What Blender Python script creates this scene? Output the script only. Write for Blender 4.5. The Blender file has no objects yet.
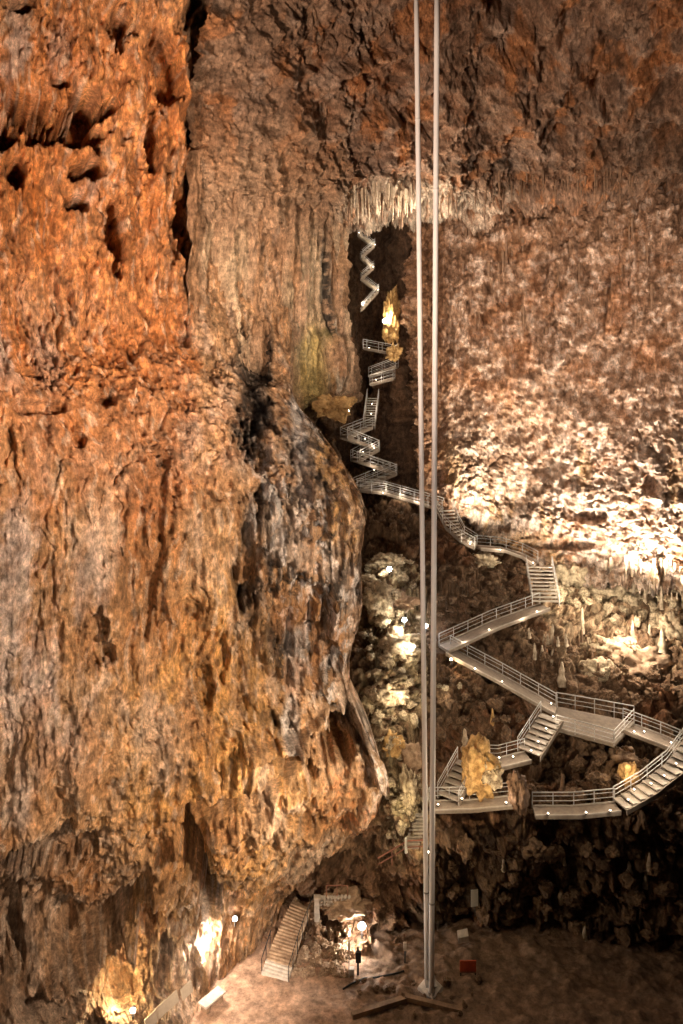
import bpy, math, random
import numpy as np
from mathutils import Vector

random.seed(7)
rng = np.random.default_rng(11)
SC = bpy.context.scene
COL = SC.collection
F, CX, HY = 750.0, 341.5, 400.0          # focal length in pixels, centre column, horizon row
FLOOR_Z = -39.0


def W(px, py, Y):
    return np.array([(px - CX) / F * Y, Y, (HY - py) / F * Y])


def proj(P):
    return CX + F * P[..., 0] / P[..., 1], HY - F * P[..., 2] / P[..., 1]


# ------------------------------------------------------------------ noise
_G = rng.normal(size=(256, 3)); _G /= np.linalg.norm(_G, axis=1)[:, None]
_G = _G.astype(np.float32)
_J = rng.random((4096, 3)).astype(np.float32)


def _hash(i, j, k, seed):
    h = (i.astype(np.uint32) * np.uint32(374761393) + j.astype(np.uint32) * np.uint32(668265263)
         + k.astype(np.uint32) * np.uint32(2147483647 - 58) + np.uint32((seed * 974634777 + 12345) & 0xffffffff))
    h = (h ^ (h >> np.uint32(13))) * np.uint32(1274126177)
    h = (h ^ (h >> np.uint32(15))) * np.uint32(2246822519)
    return h ^ (h >> np.uint32(16))


def perlin(P, seed=0):
    sh = P.shape[:-1]
    Q = P.reshape(-1, 3).astype(np.float32)
    I = np.floor(Q).astype(np.int64); f = Q - I.astype(np.float32)
    u = f * f * f * (f * (f * 6 - 15) + 10)
    out = np.zeros(len(Q), np.float32)
    for a in (0, 1):
        for b in (0, 1):
            for c in (0, 1):
                g = _G[_hash(I[:, 0] + a, I[:, 1] + b, I[:, 2] + c, seed) & np.uint32(255)]
                d = g[:, 0] * (f[:, 0] - a) + g[:, 1] * (f[:, 1] - b) + g[:, 2] * (f[:, 2] - c)
                w = (u[:, 0] if a else 1 - u[:, 0]) * (u[:, 1] if b else 1 - u[:, 1]) * (u[:, 2] if c else 1 - u[:, 2])
                out += d * w
    return (out * 1.6).reshape(sh)


def fbm(P, oct=5, seed=0, gain=0.5, lac=2.03):
    s = 0; a = 1; t = 0; q = P
    for o in range(oct):
        s = s + a * perlin(q, seed + o * 17); t += a; a *= gain; q = q * lac
    return s / t * 1.5


def ridged(P, oct=5, seed=0, gain=0.55, lac=2.05):
    s = 0; a = 1; t = 0; q = P
    for o in range(oct):
        s = s + a * (1 - np.abs(perlin(q, seed + o * 19)) * 2); t += a; a *= gain; q = q * lac
    return s / t                          # about -0.2..1


def worley(P, seed=0):
    sh = P.shape[:-1]
    Q = P.reshape(-1, 3).astype(np.float32)
    I = np.floor(Q).astype(np.int64); f = Q - I
    d1 = np.full(len(Q), 9.0, np.float32); d2 = d1.copy(); idd = np.zeros(len(Q), np.uint32)
    for a in (-1, 0, 1):
        for b in (-1, 0, 1):
            for c in (-1, 0, 1):
                h = _hash(I[:, 0] + a, I[:, 1] + b, I[:, 2] + c, seed) & np.uint32(4095)
                j = _J[h]
                d = np.sqrt((a + j[:, 0] - f[:, 0]) ** 2 + (b + j[:, 1] - f[:, 1]) ** 2 + (c + j[:, 2] - f[:, 2]) ** 2)
                n = d < d1
                d2 = np.where(n, d1, np.minimum(d2, d)); idd = np.where(n, h, idd); d1 = np.where(n, d, d1)
    return d1.reshape(sh), d2.reshape(sh), (idd / 4096.0).reshape(sh)


def ss(a, b, x):
    t = np.clip((x - a) / (b - a), 0, 1)
    return t * t * (3 - 2 * t)


def S(P, *k):
    return P * np.array(k, np.float32)


# ------------------------------------------------------------------ rock patches
def crom(ctrl, n):
    """Catmull-Rom along axis 0 of ctrl (R,...)."""
    R = ctrl.shape[0]
    t = np.linspace(0, R - 1, n); i = np.minimum(t.astype(int), R - 2); f = (t - i)
    f = f.reshape((-1,) + (1,) * (ctrl.ndim - 1))
    p0 = ctrl[np.maximum(i - 1, 0)]; p1 = ctrl[i]; p2 = ctrl[i + 1]; p3 = ctrl[np.minimum(i + 2, R - 1)]
    m1 = (p2 - p0) * .5; m2 = (p3 - p1) * .5
    return ((2 * f**3 - 3 * f**2 + 1) * p1 + (f**3 - 2 * f**2 + f) * m1
            + (-2 * f**3 + 3 * f**2) * p2 + (f**3 - f**2) * m2)


class Patch:
    def __init__(s, net, nr, nc, lean=.0):
        C = np.array([[W(*c) for c in row] for row in net])
        D = crom(C, nr)
        s.P0 = crom(D.transpose(1, 0, 2), nc).transpose(1, 0, 2)
        s.px, s.py = proj(s.P0)
        s.N = s.normals(s.P0)
        s.sgn = 1.0
        if np.mean(np.sum(s.N * s.P0, -1)) > 0:
            s.N = -s.N; s.sgn = -1.0
        # soften the normals so that displacement keeps to the large form
        for _ in range(12):
            s.N[1:-1] = (s.N[:-2] + s.N[1:-1] * 2 + s.N[2:]) / 4
            s.N[:, 1:-1] = (s.N[:, :-2] + s.N[:, 1:-1] * 2 + s.N[:, 2:]) / 4
        s.N /= np.linalg.norm(s.N, axis=-1)[..., None] + 1e-9
        s.N = s.N * (1 - lean) + np.array((.1, -1., 0)) * lean
        s.N /= np.linalg.norm(s.N, axis=-1)[..., None] + 1e-9
        s.P = s.P0.copy()

    @staticmethod
    def normals(P):
        du = np.gradient(P, axis=0); dv = np.gradient(P, axis=1)
        n = np.cross(du, dv); return n / (np.linalg.norm(n, axis=-1)[..., None] + 1e-9)

    def push(s, d):
        s.P = s.P + s.N * d[..., None]

    def build(s, name, mat, col):
        R, C = s.P.shape[:2]
        idx = np.arange(R * C).reshape(R, C)
        q = np.stack([idx[:-1, :-1], idx[1:, :-1], idx[1:, 1:], idx[:-1, 1:]], -1).reshape(-1, 4)
        if s.sgn < 0:
            q = q[:, ::-1]
        me = bpy.data.meshes.new(name)
        me.vertices.add(R * C); me.vertices.foreach_set('co', s.P.astype(np.float32).ravel())
        me.loops.add(q.size); me.loops.foreach_set('vertex_index', q.astype(np.int32).ravel())
        me.polygons.add(len(q)); me.polygons.foreach_set('loop_start', np.arange(0, q.size, 4, dtype=np.int32))
        me.polygons.foreach_set('use_smooth', np.ones(len(q), bool))
        me.update(calc_edges=True)
        ca = me.color_attributes.new('mineral', 'FLOAT_COLOR', 'POINT')
        c4 = np.ones((R * C, 4), np.float32); c4[:, :3] = np.clip(col, 0.004, 0.9).reshape(-1, 3)
        ca.data.foreach_set('color', c4.ravel())
        me.materials.append(mat)
        o = bpy.data.objects.new(name, me); COL.objects.link(o)
        o['kind'] = 'structure'
        s.obj = o
        return o

    def on(s, px, py, nearest=True):
        """the point of the rock seen in direction (px, py)"""
        x, y = proj(s.P)
        d = np.hypot(x - px, y - py)
        m = d < max(1.6, d.min() + .6)
        Yv = np.where(m, s.P[..., 1], 1e9)
        k = np.unravel_index(np.argmin(Yv), Yv.shape)
        return s.P[k].copy()


def mixc(col, m, c):
    m = np.clip(m, 0, 1)[..., None]
    return col * (1 - m) + np.array(c, np.float32) * m


def blob(px, py, cx, cy, rx, ry, soft=.5, wob=0):
    d = np.hypot((px - cx) / rx, (py - cy) / ry) + wob
    return 1 - ss(1 - soft, 1 + soft, d)


def seg(px, py, x0, y0, x1, y1, w, wob=0):
    dx, dy = x1 - x0, y1 - y0; L = dx * dx + dy * dy
    t = np.clip(((px - x0) * dx + (py - y0) * dy) / L, 0, 1)
    d = np.hypot(px - x0 - t * dx, py - y0 - t * dy) / w + wob
    return 1 - ss(.35, 1.3, d)


# ------------------------------------------------------------------ materials
def nodes(name):
    m = bpy.data.materials.new(name); m.use_nodes = True
    nt = m.node_tree; b = nt.nodes['Principled BSDF']
    return m, nt, b


def rock_mat(name, rough=.78, bump=.9, streak=.35, spec=.3, scale=2.2):
    m, nt, b = nodes(name)
    N, L = nt.nodes.new, nt.links.new
    at = N('ShaderNodeVertexColor'); at.layer_name = 'mineral'
    tc = N('ShaderNodeTexCoord')
    mp = N('ShaderNodeMapping'); mp.inputs['Scale'].default_value = (1, 1, .28)
    L(tc.outputs['Object'], mp.inputs['Vector'])
    n1 = N('ShaderNodeTexNoise'); n1.inputs['Scale'].default_value = scale; n1.inputs['Detail'].default_value = 9; n1.inputs['Roughness'].default_value = .7
    L(tc.outputs['Object'], n1.inputs['Vector'])
    n2 = N('ShaderNodeTexNoise'); n2.inputs['Scale'].default_value = scale * 1.1; n2.inputs['Detail'].default_value = 8; n2.inputs['Roughness'].default_value = .68
    L(mp.outputs['Vector'], n2.inputs['Vector'])
    r1 = N('ShaderNodeMapRange'); r1.inputs[1].default_value = .28; r1.inputs[2].default_value = .72; r1.inputs[3].default_value = .4; r1.inputs[4].default_value = 1.55
    L(n1.outputs['Fac'], r1.inputs[0])
    r2 = N('ShaderNodeMapRange'); r2.inputs[1].default_value = .3; r2.inputs[2].default_value = .7; r2.inputs[3].default_value = 1 - streak; r2.inputs[4].default_value = 1 + streak
    L(n2.outputs['Fac'], r2.inputs[0])
    n3 = N('ShaderNodeTexNoise'); n3.inputs['Scale'].default_value = scale * 2.6; n3.inputs['Detail'].default_value = 8; n3.inputs['Roughness'].default_value = .8
    mp3 = N('ShaderNodeMapping'); mp3.inputs['Scale'].default_value = (1, 1, .5); L(tc.outputs['Object'], mp3.inputs['Vector']); L(mp3.outputs['Vector'], n3.inputs['Vector'])
    r3 = N('ShaderNodeMapRange'); r3.inputs[1].default_value = .36; r3.inputs[2].default_value = .62; r3.inputs[3].default_value = .55; r3.inputs[4].default_value = 1.4
    L(n3.outputs['Fac'], r3.inputs[0])
    m0 = N('ShaderNodeMath'); m0.operation = 'MULTIPLY'; L(r1.outputs[0], m0.inputs[0]); L(r2.outputs[0], m0.inputs[1])
    mu = N('ShaderNodeMath'); mu.operation = 'MULTIPLY'; L(m0.outputs[0], mu.inputs[0]); L(r3.outputs[0], mu.inputs[1])
    vm = N('ShaderNodeVectorMath'); vm.operation = 'SCALE'; L(at.outputs['Color'], vm.inputs[0]); L(mu.outputs[0], vm.inputs['Scale'])
    L(vm.outputs[0], b.inputs['Base Color'])
    b.inputs['Roughness'].default_value = rough
    b.inputs['Specular IOR Level'].default_value = spec
    ad = N('ShaderNodeMath'); ad.operation = 'ADD'; L(n1.outputs['Fac'], ad.inputs[0]); L(n2.outputs['Fac'], ad.inputs[1])
    ad2 = N('ShaderNodeMath'); ad2.operation = 'MULTIPLY_ADD'; ad2.inputs[1].default_value = .7; L(n3.outputs['Fac'], ad2.inputs[0]); L(ad.outputs[0], ad2.inputs[2])
    bp = N('ShaderNodeBump'); bp.inputs['Strength'].default_value = bump; bp.inputs['Distance'].default_value = .35
    L(ad2.outputs[0], bp.inputs['Height']); L(bp.outputs[0], b.inputs['Normal'])
    return m


def plain(name, c, rough=.6, metal=0, var=.25, scale=6., bump=.0, c2=None):
    m, nt, b = nodes(name)
    N, L = nt.nodes.new, nt.links.new
    tc = N('ShaderNodeTexCoord')
    n1 = N('ShaderNodeTexNoise'); n1.inputs['Scale'].default_value = scale; n1.inputs['Detail'].default_value = 7; n1.inputs['Roughness'].default_value = .65
    L(tc.outputs['Object'], n1.inputs['Vector'])
    cr = N('ShaderNodeValToRGB')
    e = cr.color_ramp.elements
    lo = [x * (1 - var) for x in c]; hi = c2 or [min(1, x * (1 + var)) for x in c]
    e[0].position = .32; e[0].color = (*lo, 1); e[1].position = .68; e[1].color = (*hi, 1)
    L(n1.outputs['Fac'], cr.inputs['Fac']); L(cr.outputs['Color'], b.inputs['Base Color'])
    b.inputs['Roughness'].default_value = rough; b.inputs['Metallic'].default_value = metal
    if bump:
        bp = N('ShaderNodeBump'); bp.inputs['Strength'].default_value = bump; bp.inputs['Distance'].default_value = .15
        L(n1.outputs['Fac'], bp.inputs['Height']); L(bp.outputs[0], b.inputs['Normal'])
    return m


def glow(name, c, s):
    m, nt, b = nodes(name)
    b.inputs['Base Color'].default_value = (*c, 1)
    b.inputs['Emission Color'].default_value = (*c, 1); b.inputs['Emission Strength'].default_value = s
    return m


M_WALL = rock_mat('flowstone_wall_rock', scale=2.4)
M_BACK = rock_mat('crystal_wall_rock', scale=2.2, bump=1.0)
M_DARK = rock_mat('dark_rubble_rock', scale=1.8, bump=.9)
M_FLOOR = rock_mat('trodden_cave_floor', scale=.9, bump=.25, streak=.08, rough=.85)
M_STEEL = plain('brushed_steel', (.56, .53, .50), .42, .45, .12)
M_DECK = plain('concrete_deck', (.27, .21, .16), .8, 0, .2, 3)
M_TREAD = plain('pale_concrete_tread', (.40, .34, .28), .7, 0, .15, 3)
M_TUBE = plain('white_tube_plastic', (.84, .78, .75), .5, 0, .03, .6)
M_COLLAR = plain('tube_joint_steel', (.32, .29, .27), .5, .3, .1)
M_BLACK = plain('black_metal', (.02, .02, .022), .5, .3, .2)
M_WOOD = plain('old_timber', (.23, .14, .08), .75, 0, .4, 2)
M_STONE = plain('pale_stone', (.55, .47, .4), .8, 0, .25, 3, .4)
M_BROWN = plain('brown_limestone', (.11, .06, .033), .85, 0, .5, 2.2, .9, (.27, .16, .085))
M_TAN = plain('tan_limestone', (.34, .2, .115), .85, 0, .45, 2.2, .7, (.55, .38, .25))
M_CALC = plain('pale_calcite', (.27, .16, .08), .7, 0, .6, 2.4, 1., (.82, .66, .44))
M_STAL = plain('cream_dripstone', (.42, .3, .19), .6, 0, .4, 2.5, .6, (.72, .58, .42))
M_STALD = plain('brown_dripstone', (.13, .07, .038), .7, 0, .4, 2.5, .6, (.28, .16, .09))
M_GOLD = plain('golden_calcite', (.46, .21, .05), .7, 0, .5, 2.2, .8, (.86, .55, .22))
M_RED = plain('red_painted_board', (.55, .09, .03), .6, 0, .15)
M_BOARD = plain('weathered_board', (.46, .36, .26), .7, 0, .12)
M_WHITE = plain('white_board', (.7, .66, .58), .5, 0, .08)
M_RUST = plain('rusty_rail', (.35, .15, .1), .6, .3, .3)
M_LENS = glow('cool_lamp_lens', (.9, .95, 1), 60)
M_LENSW = glow('warm_lamp_lens', (1, .78, .5), 25)
M_PAD = glow('path_lamp_lens', (1, .86, .68), 9)


# ------------------------------------------------------------------ mesh builder
class MB:
    def __init__(s): s.v = []; s.f = []

    def box(s, c, ax, ay, az):
        """box from its centre and three half-axis vectors"""
        c, ax, ay, az = (np.array(q, float) for q in (c, ax, ay, az)); n = len(s.v)
        for k in (-1, 1):
            for j in (-1, 1):
                for i in (-1, 1):
                    s.v.append(c + ax * i + ay * j + az * k)
        for q in ((0, 2, 3, 1), (4, 5, 7, 6), (0, 1, 5, 4), (2, 6, 7, 3), (0, 4, 6, 2), (1, 3, 7, 5)):
            s.f.append(tuple(n + i for i in q))
        return s

    def bar(s, a, b, w, h):
        a = np.array(a, float); b = np.array(b, float); d = b - a; L = np.linalg.norm(d); d /= L
        up = np.array([0, 0, 1.]) if abs(d[2]) < .9 else np.array([1., 0, 0])
        x = np.cross(d, up); x /= np.linalg.norm(x); z = np.cross(x, d)
        return s.box((a + b) / 2, d * L / 2, x * w / 2, z * h / 2)

    def tube(s, pts, r, n=8, caps=True):
        pts = [np.array(p, float) for p in pts]; base = len(s.v)
        rs = r if hasattr(r, '__len__') else [r] * len(pts)
        for i, p in enumerate(pts):
            d = pts[min(i + 1, len(pts) - 1)] - pts[max(i - 1, 0)]; d /= np.linalg.norm(d)
            up = np.array([0, 0, 1.]) if abs(d[2]) < .9 else np.array([1., 0, 0])
            x = np.cross(d, up); x /= np.linalg.norm(x); y = np.cross(x, d)
            for k in range(n):
                a = 2 * math.pi * k / n
                s.v.append(p + (x * math.cos(a) + y * math.sin(a)) * rs[i])
        for i in range(len(pts) - 1):
            for k in range(n):
                a = base + i * n + k; b = base + i * n + (k + 1) % n
                s.f.append((a, b, b + n, a + n))
        if caps:
            s.f.append(tuple(base + k for k in range(n))[::-1])
            s.f.append(tuple(base + (len(pts) - 1) * n + k for k in range(n)))
        return s

    def prism(s, poly, z0, z1):
        n = len(s.v); k = len(poly)
        for z in (z0, z1):
            for p in poly:
                s.v.append(np.array([p[0], p[1], (z if len(p) < 3 else p[2] + z)]))
        s.f.append(tuple(range(n + k - 1, n - 1, -1))); s.f.append(tuple(range(n + k, n + 2 * k)))
        for i in range(k):
            j = (i + 1) % k; s.f.append((n + i, n + j, n + k + j, n + k + i))
        return s

    def ball(s, c, r, nu=10, nv=6):
        c = np.array(c, float); rr = np.array(r if hasattr(r, '__len__') else [r] * 3, float); n = len(s.v)
        for j in range(nv + 1):
            t = math.pi * j / nv
            for i in range(nu):
                p = 2 * math.pi * i / nu
                s.v.append(c + rr * np.array([math.sin(t) * math.cos(p), math.sin(t) * math.sin(p), math.cos(t)]))
        for j in range(nv):
            for i in range(nu):
                a = n + j * nu + i; b = n + j * nu + (i + 1) % nu
                s.f.append((a, a + nu, b + nu, b))
        return s

    def build(s, name, mat, parent=None, smooth=False, off=None):
        o_ = np.array(off if off is not None else (parent.location[:] if parent else (0, 0, 0)), float)
        me = bpy.data.meshes.new(name)
        me.from_pydata([tuple(p - o_) for p in s.v], [], s.f)
        me.validate()
        me.materials.append(mat)
        if smooth:
            me.polygons.foreach_set('use_smooth', [True] * len(me.polygons))
        me.update()
        o = bpy.data.objects.new(name, me); COL.objects.link(o)
        if parent: o.parent = parent
        elif off is not None: o.location = tuple(o_)
        return o


def tag(o, label, cat, group=None, kind=None):
    o['label'] = label; o['category'] = cat
    if group: o['group'] = group
    if kind: o['kind'] = kind
    return o


def thing(name, label, cat, loc, group=None):
    o = bpy.data.objects.new(name, None); COL.objects.link(o)
    o.location = tuple(float(x) for x in loc)
    return tag(o, label, cat, group)


# ------------------------------------------------------------------ paths (deck centre points)
def pts(*l):
    return [W(*p) for p in l]

RX = 1.0
PATHS = {}
PATHS['A'] = pts((357, 489, 73), (385, 492, 73), (420, 502, 72.5), (443, 509, 72))
PATHS['B'] = pts((445, 510, 71.8), (452, 526, 70.6), (462, 538, 70), (476, 546, 69.6))
PATHS['C'] = pts((478, 547, 69.5), (503, 549, 70), (522, 555, 69.8), (536, 563, 69.2))
PATHS['D'] = pts((539, 566, 69), (546, 604, 65.8))
PATHS['E'] = pts((545, 606, 65.6), (496, 624, 64.4), (444, 648, 62.6))
PATHS['F'] = pts((448, 650, 62.3), (500, 678, 60.8), (556, 710, 59.2))
PATHS['P'] = pts((556, 712, 59.2), (640, 733, 57.6), (700, 752, 56))
PATHS['G'] = pts((552, 717, 57.8), (529, 754, 55.6))
PATHS['H'] = pts((528, 756, 55.6), (500, 763, 55.4), (470, 762, 55.6))
PATHS['I'] = pts((468, 763, 55.4), (448, 800, 53.2))
PATHS['J'] = pts((430, 806, 52.8), (470, 805, 52.8), (512, 801, 52.8))
PATHS['K'] = pts((534, 811, 52.4), (575, 811, 52.2), (618, 807, 52.2))
PATHS['Q'] = pts((620, 806, 52.2), (648, 790, 52.8), (676, 768, 53.8), (694, 744, 55.2))
WIDTH = dict(A=1.5, B=1.7, C=1.5, D=2.3, E=1.7, F=1.7, P=1.8, G=1.9, H=1.6, I=1.7, J=1.7, K=1.3, Q=1.5)
PLAT = [W(556, 706, 60.4), W(634, 722, 58.6), W(614, 744, 55.9), W(556, 728, 57.2)]

def crevice_(P, fx, fz, seed, width, dep):
    w = P + fbm(P * .35, 4, 8)[..., None] * .6
    c = np.exp(-(np.abs(perlin(S(w, fx, fx, fz), seed) + .25 * perlin(S(w, fx * 3, fx * 3, fz * 3), seed + 1)) / width) ** 2)
    return c * ss(-.05, .35, fbm(S(P, .3, .3, .12), 3, seed + 2)) * dep


# ------------------------------------------------------------------ LEFT WALL
rows_l = [  # py, left depth, edge px, edge depth
    (-110, 33, 330, 51), (-30, 34, 330, 52), (60, 35, 325, 54), (150, 35, 318, 56), (230, 34.5, 300, 57), (300, 34, 290, 57.5), (350, 33.5, 286, 56),
    (395, 33, 288, 51.5), (430, 33, 314, 50.5), (455, 33, 332, 50), (482, 33, 348, 49.5), (512, 33, 357, 49), (545, 33, 354, 49),
    (600, 33, 355, 49), (645, 33, 345, 49), (685, 33.2, 345, 48.5), (715, 33.4, 356, 47.8), (755, 33.6, 376, 47),
    (790, 33.8, 370, 47), (830, 34, 348, 47.8), (862, 34.2, 318, 49), (888, 34.4, 290, 51.5), (912, 34.6, 276, 53.5), (940, 34.8, 264, 53.6),
    (965, 35, 236, 51.6), (985, 35, 212, 50), (1010, 35, 194, 48), (1040, 35, 176, 45.8), (1090, 34.5, 150, 42.6), (1150, 34, 125, 39.5)]
net = []
for (y, yl, xe, ye) in rows_l:
    r = []
    for k in range(8):
        t = k / 7
        r.append((-120 + (xe + 120) * t, y, yl + (ye - yl) * (t ** 1.15)))
    r.append((xe + 3, y + 1, ye + 1.6))
    # behind its edge the wall turns away into the cave
    p = W(xe, y, ye)
    for dy_, dx_ in ((7, -.5), (16, -2.5)):
        q = p + np.array([dx_, dy_, 0]); a = CX + F * q[0] / q[1]; b = HY - F * q[2] / q[1]
        r.append((a, b, q[1]))
    net.append(r)
LW = Patch(net, 1250, 620, .55)
px, py, P0 = LW.px, LW.py, LW.P0
uu = np.linspace(0, 1, px.shape[1])[None, :]
_k = (.9 * ss(.45, .72, uu) * np.ones_like(px))[..., None]
LW.N = LW.N * (1 - _k) + np.array((0, -1., 0)) * _k; LW.N /= np.linalg.norm(LW.N, axis=-1)[..., None]
wob = fbm(P0 * .35, 4, 3) * .55
wobs = fbm(S(P0, 1.1, 1.1, .6), 5, 5, .6) * .8
d = fbm(S(P0, .09, .09, .045), 3, 1) * 1.5                                   # big folds
up = 1 - ss(250, 420, py)
wp = P0 + (fbm(P0 * .35, 4, 8)[..., None] * .45)
d += (ridged(S(wp, .40, .40, .05), 4, 21) - .5) * (1.1 + .2 * up)                # vertical ribs
d += fbm(S(P0, .36, .36, .15), 5, 31) * .9
rough_ = ss(-.3, .4, fbm(S(P0, .2, .2, .1), 3, 330) + .3 * up * ss(200, 150, px))    # smooth flowstone against rough rock
w1, w2, wid = worley(S(P0 + .5 * fbm(P0 * .5, 3, 8)[..., None], .34, .34, .18), 5)
d += ((np.minimum(w2 - w1, .22) - .11) * 1.3 + (wid - .5) * .6) * (.35 + .65 * rough_)   # blocks and cracks
d -= crevice_(P0, .45, .12, 300, .05, .35) + crevice_(P0, 1.0, .25, 310, .07, .5) + crevice_(P0, 2.0, .5, 320, .10, .3)
d += fbm(S(P0, 1.3, 1.3, .6), 5, 41, .6) * (.18 + .3 * rough_)
d += (ridged(S(P0, 1.7, 1.7, .13), 4, 51, .5) - .5) * (.36 - .16 * rough_)             # drip runnels
d += fbm(S(P0, 3.4, 3.4, 1.8), 4, 44, .7) * (.12 + .12 * rough_)
calm = np.maximum(blob(px, py, 50, 640, 100, 220, .6, wob), .35 * ss(420, 560, py) * (1 - ss(150, 200, px)))
d *= 1 - .42 * calm
# the orange buttress stands proud of the brown wall right of it
step = ss(180, 200, px + 26 * wob + 10 * wobs) * (1 - ss(230, 330, py))
d -= step * 3.2
d += blob(px, py, 150, 30, 36, 150, .5, wob) * 1.5
d -= seg(px + 26 * wob + 10 * wobs, py, 194, -40, 190, 250, 7, wob) * 2.2
# hollows
def hole(cx, cy, rx, ry, dep, soft=.35):
    global d
    d -= blob(px, py, cx, cy, rx, ry, soft, wob * 1.6 + wobs) * dep
HOLES = [(38, 125, 26, 22, 6), (90, 112, 25, 17, 6), (20, 168, 10, 14, 4), (88, 172, 20, 9, 4), (76, 204, 9, 7, 2),
         (114, 228, 8, 24, 4.5), (62, 138, 50, 12, 3.5), (160, 70, 12, 32, 2.2), (120, 35, 10, 20, 2.2), (183, 215, 8, 30, 2.4), (150, 140, 8, 22, 2),
         (20, 6, 18, 8, 2), (60, 84, 9, 6, 1.4), (105, 395, 12, 7, 1.2), (77, 440, 6, 6, .9), (162, 500, 12, 40, .7), (152, 600, 12, 30, .7),
         (185, 330, 6, 12, 1.4), (25, 372, 14, 3, 1), (40, 408, 22, 5, .9), (95, 640, 14, 22, 1.2),
         (252, 372, 15, 62, 2.8), (262, 440, 12, 40, 2), (250, 560, 12, 34, 1.8), (300, 470, 14, 26, 1.4), (292, 600, 28, 30, 1.2),
         (325, 744, 24, 20, 4.2), (288, 757, 18, 10, 2.6), (286, 752, 10, 6, 1.4), (338, 722, 12, 18, 2.6), (298, 825, 18, 7, 2.0), (255, 795, 12, 6, 1.2), (322, 650, 14, 28, 1.2),
         (199, 868, 12, 20, 3.4), (209, 892, 11, 16, 3), (45, 855, 34, 16, 1.6), (10, 925, 16, 44, 1.8), (70, 930, 10, 20, 1.2),
         (165, 955, 6, 26, 2), (110, 985, 16, 18, 1.5), (150, 905, 8, 22, 1.3), (205, 690, 8, 16, 1.2), (222, 660, 5, 20, 1.1), (66, 715, 12, 26, .5)]
for h in HOLES: hole(h[0], h[1], h[2], h[3], h[4] * (1.7 if h[1] < 260 and h[4] < 3 else 1))
# diagonal shelf lines of the lower wall
def groove(x0, y0, x1, y1, w, dep):
    global d
    d -= seg(px, py, x0, y0, x1, y1, w, wobs * .5) * dep
groove(190, 822, 300, 768, 6, 3.2); groove(188, 838, 198, 870, 10, 5.0); groove(198, 870, 214, 908, 8, 5.0); groove(30, 1012, 110, 905, 5, 1.1); groove(110, 905, 190, 840, 4, 1.0)
groove(230, 905, 290, 885, 3, .8); groove(162, 540, 146, 640, 4, .7); groove(166, 460, 160, 540, 4, .6)
d += seg(px, py, 50, 985, 130, 905, 9, wobs * .5) * 2.0 + seg(px, py, 130, 905, 180, 845, 8, wobs * .5) * 1.6 + seg(px, py, 215, 835, 300, 790, 12, wobs) * 1.2
d -= blob(px, py, 60, 925, 40, 26, .6, wob) * 1.5
# knobbly growth of the black and white mass
kn = blob(px, py, 305, 560, 62, 190, .35, wob)
k1, k2, _ = worley(S(P0, 1.15, 1.15, .8), 15)
d += kn * ((.55 - k1) * 1.3 + (ridged(S(P0, .8, .8, .2), 4, 61) - .5) * .9)
d += blob(px, py, 378, 765, 26, 50, .5, wob) * 1.2 + seg(px, py, 362, 700, 382, 760, 8, wob) * .8
d += seg(px, py, 245, 752, 300, 738, 7, wobs * .6) * 1.3 + seg(px, py, 300, 738, 340, 705, 7, wobs * .6) * 1.4
d += seg(px, py, 352, 690, 366, 725, 6, wobs * .6) * 1.0 + seg(px, py, 366, 725, 378, 765, 7, wobs * .6) * 1.0 + seg(px, py, 378, 765, 356, 825, 7, wobs * .6) * .8
d -= blob(px, py, 205, 118, 20, 12, .5, wob * 2) * 2.0
d += blob(px, py, 345, 510, 18, 32, .5, wob) * 1.2
fade = 1 - ss(.9, 1.0, np.linspace(0, 1, px.shape[1]))[None, :]
d -= d.mean() + .25
LW.push(d * (.25 + .75 * fade))
n1 = fbm(P0 * .22, 5, 71); n2 = fbm(S(P0, .6, .6, .14), 5, 72); n3 = fbm(P0 * 1.6, 5, 73, .6); n4 = fbm(S(P0, 1.4, 1.4, .25), 5, 74, .6)
col = np.ones(px.shape + (3,), np.float32) * np.array((.52, .295, .15), np.float32)
col = mixc(col, ss(-.1, .5, n2) * .55, (.60, .44, .33))
col = mixc(col, ss(.0, .6, n1) * .5, (.46, .23, .10))
gold = blob(px, py, 205, 720, 110, 190, .6, wob)
col = mixc(col, gold * ss(-.5, .3, n2 + .3 * n3) * .85, (.66, .33, .09))
orange = blob(px, py, 90, 180, 140, 330, .35, wob * .7) * (1 - ss(186, 206, px + 26 * wob))
col = mixc(col, orange * (.75 + .4 * n1), (.58, .19, .045))
col = mixc(col, orange * ss(.12, .5, n3 + n2 * .5) * .6, (.66, .30, .10))
grey = np.maximum.reduce([blob(px, py, 40, 620, 75, 160, .5, wob), blob(px, py, 10, 60, 30, 60, .5, wob) * .8, blob(px, py, 8, 330, 26, 60, .5, wob) * .8,
                          blob(px, py, 60, 60, 25, 40, .5, wob) * .5, blob(px, py, 85, 185, 16, 22, .5, wob) * .6, blob(px, py, 50, 345, 16, 50, .5, wob) * .6,
                          blob(px, py, 200, 470, 30, 120, .6, wob) * .4, blob(px, py, 75, 570, 18, 18, .5, wob)])
col = mixc(col, grey * ss(-.25, .3, n2 + n3 * .5) * .85, (.55, .42, .36))
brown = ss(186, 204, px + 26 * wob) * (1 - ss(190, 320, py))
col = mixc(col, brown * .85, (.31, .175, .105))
col = mixc(col, brown * ss(0, .5, n4) * .5, (.45, .28, .19))
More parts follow.
